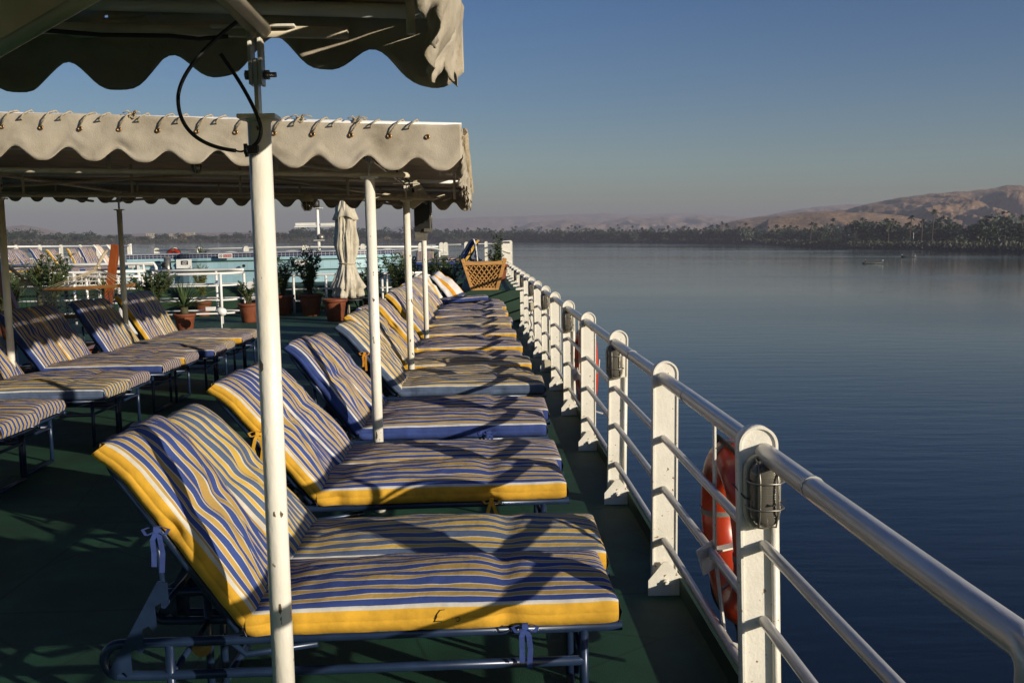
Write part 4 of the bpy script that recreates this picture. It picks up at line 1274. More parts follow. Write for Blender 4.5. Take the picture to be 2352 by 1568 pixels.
for k in range(22):
    for s in (0, 1):
        mb.tube([nets(min(1, max(0, (k + (q if s else -q) * 1.4) / 21.)), q / 8.) for q in range(9)], .006, 4)
part('net', mb, M['rope'], t)

# ---------------------------------------------------------------- pool
POOL = thing('pool', 'raised pool clad in light blue tiles with a navy tiled rim', 'pool', (0, 0, .68))
outl = [(-10.35, 33), (-10.35, 29.75), (-9.2, 29.75), (-8.75, 29.72)] + [(-8.75 + 1.2 * (1 - cos(a)), 29.72 - .55 * sin(a)) for a in [pi / 2 * k / 6 for k in range(1, 7)]] + [(-6.2, 29.0), (-4.8, 28.92), (-3.8, 29.05), (-3.0, 29.5), (-2.55, 30.2), (-2.4, 33)]
def wallband(off, z0, z1, m, name, uvs=1.):
    mb = MB(); acc = 0
    cx, cy = -5.5, 31.5
    P = [Vector((x, y, 0)) for x, y in outl]
    Q = []
    for k, p in enumerate(P):
        a = P[max(0, k - 1)]; b = P[min(len(P) - 1, k + 1)]
        tdir = (b - a).normalized(); nrm = Vector((tdir.y, -tdir.x, 0))
        if nrm.dot(p - Vector((cx, cy, 0))) < 0: nrm = -nrm
        Q.append(p + nrm * off)
    for k in range(len(Q) - 1):
        L = (Q[k + 1] - Q[k]).length
        i = len(mb.v)
        mb.v += [(*Q[k].xy, z0), (*Q[k + 1].xy, z0), (*Q[k + 1].xy, z1), (*Q[k].xy, z1)]
        mb.face((i, i + 1, i + 2, i + 3), 0, [(acc, z0), (acc + L, z0), (acc + L, z1), (acc, z1)])
        acc += L
    i = len(mb.v); mb.v += [(*q.xy, z1) for q in Q]
    mb.face(range(i, i + len(Q)), 0, [(0, 0)] * len(Q))
    return part(name, mb, m, POOL)
wallband(.06, 0, .34, M['pool'], 'lower_wall')
wallband(.085, .34, .372, M['deck'], 'ledge')
wallband(.03, .372, .63, M['pool'], 'middle_wall')
wallband(.05, .63, .662, M['deck'], 'ledge')
wallband(.0, .662, .745, M['pool'], 'upper_wall')
wallband(.004, .745, .855, M['pool_dark'], 'tiled_rim')
wallband(.03, .855, .885, M['coping'], 'coping')
mb = MB()
for x0, x1, z0, z1 in ((-10.03, -9.97, .22, .60), (-9.22, -9.16, .22, .60), (-9.97, -9.22, .56, .60), (-9.97, -9.22, .22, .26), (-9.97, -9.22, .43, .46)):
    mb.box(x0, x1, 29.63, 29.688, z0, z1)
part('hatch_frame', mb, M['far_white'], POOL)
mb = MB(); mb.tube([(-9.05, 29.35, .02), (-9.05, 29.35, .80)], .10, 20); part('chrome_pipe', mb, M['galv'], POOL)
mb = MB(); mb.tube([(-9.12, 29.26, .56), (-9.14, 29.22, .56)], .075, 18); part('pipe_mouth', mb, M['black'], POOL)
mb = MB(); mb.tube([(-6.75, 28.92, .50), (-6.75, 28.89, .50)], .045, 14); part('inlet', mb, M['dark_metal'], POOL)
M['sign_red'] = noisy('sign_red', (.32, .02, .03), (.36, .025, .035), 3, .5)
M['sign_black'] = noisy('sign_black', (.012, .012, .014), (.02, .02, .02), 3, .5)
def text_obj(txt, size, loc, m, parent, name='lettering'):
    cu = bpy.data.curves.new(name, 'FONT'); cu.body = txt; cu.size = size; cu.align_x = 'CENTER'; cu.align_y = 'CENTER'; cu.extrude = .001
    cu.materials.append(m)
    tmp = bpy.data.objects.new(name, cu); scn.collection.objects.link(tmp)
    me = bpy.data.meshes.new_from_object(tmp.evaluated_get(bpy.context.evaluated_depsgraph_get()))
    bpy.data.objects.remove(tmp)
    o = bpy.data.objects.new(name, me); o.location = loc; o.rotation_euler = (pi / 2, 0, 0)
    return link(o, parent)
t = thing('warning_sign', 'white sign with a red panel reading No Diving on the pool rim', 'sign', (-7.28, 28.98, 1.475))
mb = MB(); mb.box(-.20, .20, -.012, 0, -.065, .065); part('board', mb, M['far_white'], t, bevel=.004)
mb = MB(); mb.box(-.055, .185, -.016, -.0125, -.038, .038); part('red_panel', mb, M['sign_red'], t)
text_obj('No Diving', .052, (.065, -.018, 0), M['far_white'], t)
mb = MB(); mb.tube([(-.125 + .042 * cos(a), -.014, .042 * sin(a)) for a in [k * 2 * pi / 20 for k in range(20)]], .005, 6, closed=True); mb.bar((-.153, -.014, -.03), (-.097, -.014, .03), .008, .008); mb.bar((-.153, -.014, .03), (-.097, -.014, -.03), .008, .008)
part('symbol', mb, M['sign_black'], t)
t = thing('swimmer_sign', 'white board with a black swimmer symbol on the pool wall by the chrome pipe', 'sign', (-8.50, 29.10, 1.27))
mb = MB(); mb.box(-.22, .22, -.012, 0, -.13, .13); part('board', mb, M['far_white'], t)
mb = MB(); mb.box(-.085, .12, -.016, -.0125, -.03, .09); part('black_panel', mb, M['sign_black'], t, bevel=.001)
mb = MB()
for k in range(2): mb.tube([(-.06 + .022 * q, -.018, -.005 + .012 * sin(q * 1.6) + k * .022) for q in range(7)], .006, 5)
mb.bar((-.03, -.018, .045), (.06, -.018, .062), .02, .014); mb.tube([(.075, -.018, .055), (.085, -.018, .055)], .012, 8)
part('symbol', mb, M['far_white'], t)
t = thing('wave_sign', 'white board with a small black wave symbol on the pool wall left of the parasol', 'sign', (-5.07, 28.84, 1.24))
mb = MB(); mb.box(-.21, .17, -.012, 0, -.085, .085); part('board', mb, M['far_white'], t)
mb = MB()
mb.tube([(-.12, -.015, -.07), (-.12, -.015, .05), (-.10, -.015, .065), (.12, -.015, .065)], .006, 5)
mb.bar((-.06, -.015, .005), (.07, -.015, .0), .012, .012); mb.tube([(-.05, -.015, -.005), (-.01, -.015, .025), (.03, -.015, .012), (.07, -.015, 0)], .010, 6)
part('symbol', mb, M['sign_black'], t)
t = thing('notice_board', 'small white notice with grey lines of text on the left end of the pool wall', 'sign', (-10.18, 29.64, 1.24))
mb = MB(); mb.box(-.10, .10, -.012, 0, -.06, .06); part('board', mb, M['far_white'], t)
mb = MB()
for k in range(4): mb.box(-.08, .08 - .02 * (k % 2), -.0155, -.0125, .032 - k * .022, .038 - k * .022)
part('text_lines', mb, M['galv'], t)
# white curved plastic benches behind the rim
for k, (x, y, w) in enumerate(((-8.3, 33.5, .55), (-7.7, 34.2, .40), (-6.4, 34, .60), (-3.2, 34.5, .42), (-1.85, 34.5, .62))):
    t = thing('plastic_lounger', ['white curved plastic lounger above the warning sign', 'white plastic lounger just left of the near pole', 'white plastic lounger just right of the near pole', 'white plastic lounger left of the blue striped chairs', 'white plastic lounger behind the third pole'][k], 'lounger', (x, y, .68), 0, 'white plastic loungers beyond the pool')
    mb = MB()
    mb.grid(lambda i, j: (-w + 2 * w * i / 12, -.3 + .6 * j, .78 + .10 * sin(pi * (i / 12.) ** 1.4)), 12, 1)
    part('shell', mb, M['far_white'], t, solid=.04)
    mb = MB()
    for a in (-w * .8, w * .8):
        for b in (-.25, .25): mb.tube([(a, b, 0), (a, b, .77)], .02, 8)
    part('leg', mb, M['far_white'], t)

# ---------------------------------------------------------------- port side and bow
PR_ = thing('port_railing', 'white railing on the far left side of the ship, behind the row of white-framed sunbeds', 'railing', (-14.6, 26.5, .68))
upl = post_meshes(1.25)
for k in range(10): add_post(PR_, 0, .5 + k * 1.70 * 1.0, 0, upl)
for z in (1.19, .80, .45, .2):
    mb = MB(); mb.tube([(0, .2, z), (0, 16.0, z)], .034 if z > 1 else .018, 8); part('tube_rail', mb, M['far_white'], PR_)
mb = MB(); mb.tube([(0, 16.0, 0), (0, 16.0, 1.28)], .05, 10); part('end_post', mb, M['far_white'], PR_)
BW = thing('bow_railing', 'long low white railing across the bow, behind the pool', 'railing', (-7.2, 40, .68))
mb = MB(); mb.tube([(-6.1, 1.5, .97), (-3, .6, 1.0), (0, 0, 1.0), (5.6, 0, .90)], .035, 8); part('tube_rail', mb, M['far_white'], BW)
mb = MB(); mb.tube([(-6.1, 1.5, .5), (-3, .6, .5), (0, 0, .5), (5.6, 0, .45)], .02, 8); part('tube_rail', mb, M['far_white'], BW)
bwp = post_meshes(1.08, .2, .08)
for x, y in ((-6.0, 1.5), (-5.2, 1.3), (-4.1, .95), (-2.1, .4), (.3, 0), (2.6, 0), (4.9, 0)):
    p = bpy.data.objects.new('post', bwp[0]); p.location = (x, y, 0); link(p, BW); link(bpy.data.objects.new('face_plate', bwp[1]), p)
BW2 = thing('bow_chain_rail', 'thin dark rail with white round-topped posts at the bow, left of the upper deck beds', 'railing', (-1.6, 44, .68))
mb = MB(); mb.tube([(-3.4, 0, .95), (2.4, 0, .98)], .02, 8); part('tube_rail', mb, M['rail'], BW2)
for x in (-.02, .17, 1.08):
    p = bpy.data.objects.new('post', bwp[0]); p.location = (x, -.1, 0); link(p, BW2); link(bpy.data.objects.new('face_plate', bwp[1]), p)
# mast
t = thing('mast', 'white mast with radar bar, lamps and small platforms behind the pool', 'mast', (-7.62, 48, .68))
mb = MB(); mb.tube([(0, 0, 0), (0, 0, 3.9)], [.10, .055], 12); part('pole', mb, M['far_white'], t)
mb = MB(); mb.box(-1.05, -.10, -.1, .1, 2.0, 2.13); mb.box(.14, .8, -.1, .1, 1.97, 2.10); mb.box(-1.1, .8, -.06, .06, 1.93, 1.985); part('radar_bar', mb, M['far_white'], t)
mb = MB(); mb.box(-.20, .26, -.2, .2, 1.28, 1.31); mb.box(-.18, .26, -.2, .2, 2.80, 2.83); part('platform', mb, M['far_white'], t)
mb = MB(); mb.lathe([(.12, 1.315), (.18, 1.36), (.18, 1.50), (.08, 1.60)], 16, (.12, -.05, 0)); part('horn', mb, M['galv'], t)
mb = MB(); mb.lathe([(.14, 2.835), (.18, 2.90), (.18, 3.14), (.06, 3.24)], 16, (-.04, -.12, 0)); part('lantern', mb, M['dark_metal'], t)
# lifebuoy far
dup(b1, (-10.85, 36.0, 1.35), radians(70), 'orange lifebuoy far off behind the pool rim')
# port row of white framed beds
FRW = {}
def whiten(me):
    if me.name not in FRW:
        c = me.copy(); c.materials.clear(); c.materials.append(M['far_white']); FRW[me.name] = c
    return FRW[me.name]
PY = [27.97, 28.3 + .15, 29.05, 29.9, 30.8, 31.6, 32.5, 33.4, 34.2]
PK = ['ay', 'ay', 'ab', 'ab', 'ay', 'ay', 'ay', 'ab', 'ay']
for i, y in enumerate(PY):
    b = sunbed('%s white-framed sunbed by the far left railing, %s from the left' % (['tan and blue', 'yellow edged', 'tall yellow and tan', 'blue edged', 'yellow and tan', 'grey striped', 'yellow edged blue', 'blue sided', 'tan and yellow'][i], ['first', 'second', 'third', 'fourth', 'fifth', 'sixth', 'seventh', 'eighth', 'ninth'][i]), -12.95 + br.uniform(-.18, .12), y + br.uniform(-.1, .1), PK[i], br.randint(1, 4), 'white framed sunbeds by the far left railing', 60 + br.uniform(-9, 8))
    b.location.z = .68 - .03 + br.uniform(-.03, .05)
    for c in b.children:
        if c.name.split('.')[0] in ('side_rail', 'leg', 'floor_bar', 'cross_bar', 'back_frame', 'prop_bar', 'ratchet_plate'): c.data = whiten(c.data)
for x, y, l in ((-12.95, 35.6, 'orange and white towel over a far left sunbed beside the red post'), (-12.75, 36.3, 'orange and white towel hanging next to the first one, by the grey pole')):
    def tf(i, j, x=x, y=y):
        s = .95 * i / 10
        return (x - .5 * s + (.03 * sin(j * 1.3) * i / 10), y + .6 * (j / 6 - .5), 1.15 + .85 * s - .25 * max(0, s - .7) + .02 * sin(j * 2))
    sheet('towel', tf, 10, 6, M['tow_o'], l, 'towel', lambda i, j: (j * .1, i * .1))
# upper deck, starboard side: beds facing the other way, chairs
for i, (x, y, a, kd, lb) in enumerate(((-.52, 28.0, 58, 'ab', 'dark blue sunbed seen from the side on the upper deck, its back towards the river'), (-.40, 32.2, 58, 'ay', 'second sunbed on the upper deck, behind the one with the towel'), (-.36, 35.5, 60, 'ab', 'third sunbed on the upper deck, just showing above the planter'))):
    b = sunbed(lb, x, y + .6, kd, 2 + i, 'sunbeds on the upper deck', a, (), pi)
    b.location.z = .68 + .02
def tf(i, j):
    s = i / 10.; 
    x = -.15 + .10 * s + .03 * sin(j * 1.1); z = 1.80 - (0.02 if i == 0 else .0) - .62 * s * s + .02 * sin(j * 2 + i)
    return (x, 27.75 + .5 * (j / 6.) , z)
sheet('towel', tf, 10, 6, M['tow_o'], 'orange and white towel hanging over the dark blue upper deck sunbed', 'towel', lambda i, j: (j * .09, i * .1))
for i, (x, y, lb) in enumerate(((-1.95, 34.0, 'flat striped cushion on the upper deck left of the dark blue sunbed'), (-2.1, 38.5, 'flat striped cushion further back on the upper deck'))):
    b = sunbed(lb, x, y, ['ab', 'bs'][i], 1 + i, 'sunbeds on the upper deck', 0, (), 0, back=False); b.location.z = .68
for i, (x, lb) in enumerate(((-2.62, 'blue and yellow striped chair left of the third pole'), (-1.72, 'blue and yellow striped chair between the third and fourth poles'))):
    t = thing('deck_chair', lb, 'chair', (x, 31.8, .68), 0, 'striped chairs on the upper deck')
    mb = MB(); uvb = lambda i, j: (i * .10 + .05, j * .1)
    mb.grid(lambda i, j: (-.28 + .56 * i / 8., .22 - .08 * j / 6., .36 + .42 * j / 6. + .02 * sin(pi * i / 8.)), 8, 6, 0, None, True, uvb)
    part('backrest', mb, M['fab_a'], t, solid=.03)
    mb = MB(); mb.grid(lambda i, j: (-.28 + .56 * i / 8., .22 + .5 * j / 6., .36 + .03 * sin(pi * j / 6.)), 8, 6, 0, None, True, uvb); part('seat', mb, M['fab_a'], t, solid=.05)
    for sx in (-1, 1):
        for y in (.2, .7):
            mb = MB(); mb.tube([(sx * .28, y, 0), (sx * .28, y, .55)], .015, 8); part('leg', mb, M['blue_metal'], t)
        mb = MB(); mb.tube([(sx * .29, .2, .55), (sx * .30, .7, .56)], .02, 8); part('armrest', mb, M['blue_metal'], t)

# ---------------------------------------------------------------- wooden lattice planter
t = thing('planter_box', 'tapered wooden planter with lattice sides at the end of the sunbed row', 'planter', (.106, 21.85, .68))
H_, WT, WB, DT, DB = .645, .475, .285, .30, .20
def side(f, fl):  # f maps (u in -1..1, z 0..1) -> point
    pass
for s, nm in ((-1, 'front_lattice'), (1, 'rear_lattice')):
    mb = MB()
    def P(u, v, d=0.): return (u * (WB + (WT - WB) * v), s * (DB + (DT - DB) * v + d), H_ * v)
    n = 8
    for q in range(-n, n + 1):
        for dr_, dd in ((1, .004), (-1, -.010)):
            pts = []
            c = q / n * 2.0
            for k in range(41):
                v = .03 + .90 * k / 40.; u = c + dr_ * (v - .5) * 1.35
                if -.93 < u < .93: pts.append(P(u, v, dd))
            if len(pts) > 2: mb.bar(pts[0], pts[-1], .022, .010, (0, s, 0))
    part(nm, mb, M['wood'], t)
    mb = MB()
    mb.bar(P(-1, .90, .012), P(1, .90, .012), .075, .022, (0, s, 0)); mb.bar(P(-1, .03, .012), P(1, .03, .012), .05, .02, (0, s, 0))
    for u in (-.93, .93): mb.bar(P(u, 0, .016), P(u * 1.03, 1.05, .016), .075 if u > 0 else .06, .024, (0, s, 0))
    part('frame', mb, M['wood'], t, bevel=.004)
for s in (-1, 1):
    mb = MB()
    def P2(u, v): return (s * (WB + (WT - WB) * v - .012), u * (DB + (DT - DB) * v), H_ * v)
    for k in range(9):
        a, b = (k / 8., -1), (k / 8., 1)
        mb.bar(P2(-.95, .05 + k * .105), P2(.95, .05 + k * .105), .03, .012, (s, 0, 0))
    part('side_slats', mb, M['wood'], t)
mb = MB(); i = len(mb.v); mb.v += [(-.27, -.16, .03), (.27, -.16, .03), (.27, .16, .03), (-.27, .16, .03), (-.43, -.26, .56), (.43, -.26, .56), (.43, .26, .56), (-.43, .26, .56)]
for q in ((0, 3, 2, 1), (4, 5, 6, 7), (0, 1, 5, 4), (1, 2, 6, 5), (2, 3, 7, 6), (3, 0, 4, 7)): mb.face(q)
part('soil', mb, M['soil'], t)  # soil-coloured liner block, added so the lattice gaps look dark
ms = bush_meshes(41, .35, .30, 10, .07, .02, 22)
for me in ms:
    o = bpy.data.objects.new('foliage' if 'lea' in me.name else 'stem', me); o.location = (.22, .1, .50); link(o, t)
# ---------------------------------------------------------------- river, banks, hills
def bearing(px, d):                                # ground point seen at bearing px (of the 2352 wide frame), d metres ahead
    b = (px - CX) / FOC
    return Vector((d * (b * cos(YAW_W) + sin(YAW_W)), d * (cos(YAW_W) - b * sin(YAW_W)), 0))
def lerp_tab(tab, x):
    if x <= tab[0][0]: return tab[0][1]
    for (a, u), (b, v) in zip(tab[:-1], tab[1:]):
        if x <= b: return u + (v - u) * (x - a) / (b - a)
    return tab[-1][1]
SHORE = [(-900, 760), (-200, 1000), (100, 1180), (500, 1520), (900, 1700), (1190, 1640), (1450, 1420), (1722, 1170), (1837, 870), (2100, 690), (2352, 550), (2700, 500), (3200, 400)]
shore = lambda px: lerp_tab(SHORE, px)

mb = MB()
mb.v += [(-9000, -600, 0), (9000, -600, 0), (9000, 12000, 0), (-9000, 12000, 0)]
mb.face((0, 1, 2, 3))
struct('river', mb, M['water'], False)

def bank_h(px, q):                                 # height of the bank q metres behind the waterline
    return -.4 + 3.6 * min(1, max(0, q) / 16.) ** .7 + .5 * fbm(px * .012, q * .03, 4) * min(1, max(0, q) / 10.) + min(6, max(0, q - 60) * .006)
PXS = list(range(-900, 3201, 20))
QS = [-6, 0, 4, 9, 16, 26, 40, 70, 120, 200, 340, 600, 1100, 2200, 4200]
def bfn(i, j):
    p = bearing(PXS[i], shore(PXS[i]) + QS[j] + 5 * fbm(PXS[i] * .02, 3, 1)); p.z = bank_h(PXS[i], QS[j]); return p
mb = MB(); mb.grid(bfn, len(PXS) - 1, len(QS) - 1)
struct('river_bank', mb, [M['earth'], M['field']], False)
ob = bpy.data.objects['river_bank']
for p in ob.data.polygons:
    c = p.center
    pxc = CX + FOC * ((c.x - c.y * tan(YAW_W)) / (c.y + c.x * tan(YAW_W)))
    if 3 < c.z < 12 and pxc > 1380 and c.length < 2600: p.material_index = 1

def hill(name, ridge, d0, d1, px0, px1, step, gully, m, seed, rough=1., back=900):
    step *= .6; nx = int((px1 - px0) / step); ny = 80
    def fn(i, j):
        px = px0 + step * i; v = j / ny
        h = max(1, (543 - lerp_tab(ridge, px)) / FOC * d1 + 9)
        if v <= .8:
            w = v / .8; d = d0 + (d1 - d0) * w
            prof = w ** 1.15
            prof += .10 * sin(w * 9 + 2 * fbm(px * .01, 1, seed)) * w * (1 - w) 
        else:
            w = (v - .8) / .2; d = d1 + back * w; prof = 1 - .25 * w * w
        p = bearing(px, d)
        g = abs(fbm(p.x * .0055 * gully, p.y * .0022 * gully, seed, 7)) * 2
        g2 = fbm(p.x * .02 * gully, p.y * .012 * gully, seed + 3, 6)
        lock = (1 - w) if v <= .8 else 0
        z = h * prof - rough * h * .30 * g * min(1, 3.2 * w * (1.02 - w) if v <= .8 else .05) + rough * h * .075 * g2 * (.25 + .75 * lock) * min(1, w * 4 + (1 if v > .8 else 0))
        p.z = z + 2
        return p
    mb = MB(); mb.grid(fn, nx, ny)
    return struct(name, mb, m, False)
NEAR = [(1640, 520), (1700, 506), (1745, 499), (1800, 493), (1837, 489), (1880, 487), (1940, 483), (1960, 476), (2003, 466), (2060, 457), (2121, 448), (2200, 442), (2260, 436), (2300, 430), (2330, 428.5), (2352, 432), (2420, 440), (2600, 420), (2900, 440)]
hill('near_hill', NEAR, 1300, 2500, 1640, 2900, 4, 1.0, M['hill'], 2, 1.0)
hill('spoil_slope', [(1700, 543), (1760, 507), (1800, 500), (1850, 494), (1900, 492), (1980, 491), (2060, 498), (2120, 508), (2180, 520), (2230, 543)], 1350, 1700, 1700, 2230, 4, 1.6, M['hill'], 14, .5, 200)
hill('middle_hill', [(1150, 540), (1220, 512), (1300, 506), (1380, 511), (1440, 500), (1480, 503), (1520, 498), (1560, 503), (1600, 497), (1650, 502), (1700, 505), (1740, 500), (1800, 486), (1860, 478), (1920, 472), (1990, 470), (2060, 468)], 4000, 5800, 1150, 2060, 5, 1.0, M['far_hill'], 5, 1.0)
hill('far_hill', [(880, 535), (960, 505), (1080, 500), (1200, 497), (1300, 493), (1380, 490), (1450, 494), (1560, 490), (1640, 494), (1720, 500), (1800, 510)], 7200, 9000, 880, 1800, 8, .5, M['far_hill'], 7, .8)
hill('west_hill', [(-300, 530), (-60, 520), (20, 522), (60, 518), (100, 524), (150, 536), (210, 541), (300, 538), (420, 536), (520, 535), (640, 533), (760, 536), (900, 538)], 3400, 4800, -300, 900, 8, .8, M['far_hill'], 9, .8)

# ---------------------------------------------------------------- palms and trees on the banks
def palm_crown(seed, droopy=1.):
    rr = random.Random(seed); mb = MB()
    for k in range(34):
        a = rr.uniform(0, 2 * pi); e = rr.uniform(-.35, 1.35); L = rr.uniform(2.6, 4.0)
        d = Vector((cos(a) * cos(e), sin(a) * cos(e), sin(e))); s = Vector((-sin(a), cos(a), 0))
        i = len(mb.v)
        for t in (0, .3, .62, 1):
            p = d * L * t - Vector((0, 0, droopy * .42 * L * t * t)); w = .06 + .50 * (sin(pi * min(1, t * .9 + .08))) ** .8
            mb.v += [tuple(p + s * w - Vector((0, 0, w * .45))), tuple(p), tuple(p - s * w - Vector((0, 0, w * .45)))]
        for q in range(3):
            b = i + q * 3
            mb.face((b, b + 1, b + 4, b + 3)); mb.face((b + 1, b + 2, b + 5, b + 4))
    return mb.mesh('palm_crown', M['palm'], False)
CROWNS = [palm_crown(s, dr) for s, dr in ((1, 1.), (2, 1.2), (3, .9))]
def trunk_mesh(seed):
    rr = random.Random(seed); mb = MB(); lx, ly = rr.uniform(-.6, .6), rr.uniform(-.6, .6)
    mb.tube([(lx * (t ** 2), ly * (t ** 2), -1 + t) for t in (0, .25, .5, .75, 1.)], [.34, .26, .24, .24, .22], 7)
    return mb.mesh('palm_trunk', M['palm_tr'])
def palm(px, d, hgt, label, group, cs=1.):
    p = bearing(px, d); z = bank_h(px, d - shore(px))
    t = thing('date_palm', label, 'palm tree', (p.x, p.y, z), rnd.uniform(0, 6), group, False)
    tr = bpy.data.objects.new('trunk', TRUNKS[rnd.randrange(2)]); tr.scale = (1, 1, hgt); tr.location = (0, 0, hgt); link(tr, t)
    c = bpy.data.objects.new('crown', CROWNS[rnd.randrange(3)]); c.scale = (cs,) * 3; c.location = (tr.data.vertices[-1].co.x, tr.data.vertices[-1].co.y, hgt); link(c, t)
    return t
TRUNKS = [trunk_mesh(1), trunk_mesh(2)]
def crown_mesh(seed, n=420):
    rr = random.Random(seed); mb = MB()
    lobes = [(Vector((rr.uniform(-.5, .5), rr.uniform(-.5, .5), rr.uniform(.25, .85))), rr.uniform(.25, .5)) for k in range(9)]
    for k in range(n):
        c, r = lobes[rr.randrange(9)]
        v = Vector((rr.gauss(0, 1), rr.gauss(0, 1), rr.gauss(0, 1))).normalized() * r * rr.uniform(.6, 1.02)
        p = c + v; s = Vector((rr.gauss(0, 1), rr.gauss(0, 1), rr.gauss(0, 1))).normalized(); q = s.orthogonal().normalized(); w = rr.uniform(.05, .10)
        i = len(mb.v); mb.v += [tuple(p + s * w), tuple(p + q * w * .8), tuple(p - s * w), tuple(p - q * w * .8)]; mb.face((i, i + 1, i + 2, i + 3))
    return mb.mesh('tree_crown', M['tree'], False)
TCR = [crown_mesh(s) for s in (1, 2, 3)]
TTR = MB().tube([(0, 0, -.08), (.01, 0, .15), (0, .02, .45)], [.05, .04, .025], 6).mesh('tree_trunk', M['palm_tr'])
def tree(px, d, h, label, group, wide=1.):
    p = bearing(px, d); z = bank_h(px, d - shore(px))
    t = thing('broadleaf_tree', label, 'tree', (p.x, p.y, z), rnd.uniform(0, 6), group, False)
    for nm, me in (('trunk', TTR), ('crown', TCR[rnd.randrange(3)])):
        o = bpy.data.objects.new(nm, me); o.scale = (h * wide, h * wide, h); link(o, t)
    return t
r6 = random.Random(21)
# dense grove on the far bank, middle of the picture
for k in range(105):
    px = 1000 + 720 * (k + r6.random()) / 105
    palm(px, shore(px) + r6.uniform(12, 110), r6.uniform(13, 22) * (1 if px > 1090 else .85) * (.9 + .35 * fbm(px * .03, 6, 1)), 'dark date palm in the dense grove along the far bank', 'palms of the far grove', r6.uniform(.9, 1.25))
for k in range(90):
    px = 1000 + 720 * (k + r6.random()) / 90
    tree(px, shore(px) + r6.uniform(6, 70), r6.uniform(9, 16), 'dark broadleaf tree low in the grove along the far bank', 'broadleaf trees of the far grove', 1.2)
# looser palms before the hill on the right
for k in range(84):
    px = 1725 + 660 * (k + r6.random()) / 84
    cl = .85 + .55 * fbm(px * .022, 3, 1)
    palm(px, shore(px) + r6.uniform(90, 300), cl * r6.uniform(11, 20), 'date palm standing before the desert hill on the right bank', 'palms before the hill', r6.uniform(1.0, 1.35))
for k in range(80):
    px = 1725 + 660 * (k + r6.random()) / 80
    cl = .9 + .8 * fbm(px * .022, 3, 1)
    tree(px, shore(px) + r6.uniform(70, 240), max(5, cl * r6.uniform(8, 16)), 'dark bushy tree among the palms before the hill', 'trees before the hill', 1.25)
for px, d, h, lab in ((2085, 70, 20, 'tall single palm above the small boats, left of the tallest one'), (2136, 60, 23.5, 'tallest palm on the right bank, with a bare trunk against the hill'), (2112, 66, 17, 'palm between the two tall ones on the right bank'), (2036, 62, 16.5, 'slender palm left of the tall pair on the right bank'),
                      (1858, 60, 17, 'slender palm at the left end of the right bank field'), (1907, 130, 21, 'tall palm by the white houses'), (2302, 80, 14, 'palm near the right edge of the picture'), (2340, 90, 18, 'palm at the right edge of the picture')):
    palm(px, shore(px) + d, h, lab, 'tall palms on the right bank', 1.0)
for px, d, h, w in ((1950, 40, 7.5, 1.2), (1990, 44, 9, 1.1), (2080, 26, 5, 1.3), (2345, 40, 11, 1.3)):
    tree(px, shore(px) + d, h, {1950: 'round dark bush on the right bank, left of the taller one', 1990: 'taller dark bushy tree on the right bank, before the field', 2080: 'reddish low bush under the tall palm', 2345: 'dark tree cut by the right edge of the picture'}[px], 'bushes at the right bank edge', w)
# trees on the far left bank
for k in range(62):
    px = -20 + 1020 * (k + r6.random()) / 62
    hh = lerp_tab([(0, 9), (260, 7), (330, 5), (560, 8), (650, 13), (1000, 15)], px)
    tree(px, shore(px) + r6.uniform(6, 90), hh * r6.uniform(.8, 1.5), 'hazy tree in the long line on the far left bank', 'trees on the left bank', 1.4)
for k in range(22):
    px = 560 + 440 * (k + r6.random()) / 22
    palm(px, shore(px) + r6.uniform(20, 90), r6.uniform(9, 14), 'hazy palm on the far bank behind the white poles', 'palms on the left bank', 1.1)

# reeds and scrub along the water
mb = MB(); r7 = random.Random(9)
def clump(px, q, w, h, n):
    c = bearing(px, shore(px) + q); z0 = bank_h(px, q) - .2
    for k in range(n):
        s = r7.uniform(.25, .6) * h; a = r7.uniform(0, pi); e = Vector((cos(a), sin(a), 0))
        p = c + Vector((r7.gauss(0, w), r7.gauss(0, w), 0)); zz = z0 + r7.uniform(0, h * .8)
        i = len(mb.v)
        mb.v += [(p.x - e.x * s * .6, p.y - e.y * s * .6, zz), (p.x + e.x * s * .6, p.y + e.y * s * .6, zz), (p.x + e.x * s * .3 + r7.gauss(0, .2), p.y + e.y * s * .3, zz + s * 1.3), (p.x - e.x * s * .3, p.y - e.y * s * .3, zz + s)]
        mb.face((i, i + 1, i + 2, i + 3))
px = -80.
while px < 2450:
    d = shore(px)
    for q in (1.5, 5, 10, 17):
        clump(px + r7.uniform(-4, 4), q + r7.uniform(-1, 2), 2.2, max(.6, 2.1 + 1.6 * fbm(px * .03, q * .1, 2)), 13)
    px += 2600. / d * 2.6
o = part('reeds', mb, M['bank'], None, False, fix=False); tag(o, 'dark reeds and scrub along the foot of both river banks', 'reeds', None, 'stuff')
mb = MB()
px = 1640.
while px < 2440:
    d = shore(px)
    for q in (22, 30, 40, 52, 66):
        if px < 1830 and q > 40: continue
        clump(px + r7.uniform(-3, 3), q + r7.uniform(-3, 3), 2.0, r7.uniform(1.2, 2.2), 8)
    px += 2600. / d * 1.8
o = part('field_crops', mb, M['field'], None, False, fix=False); tag(o, 'sunlit yellow green crops in the field behind the right bank', 'crops', None, 'stuff')

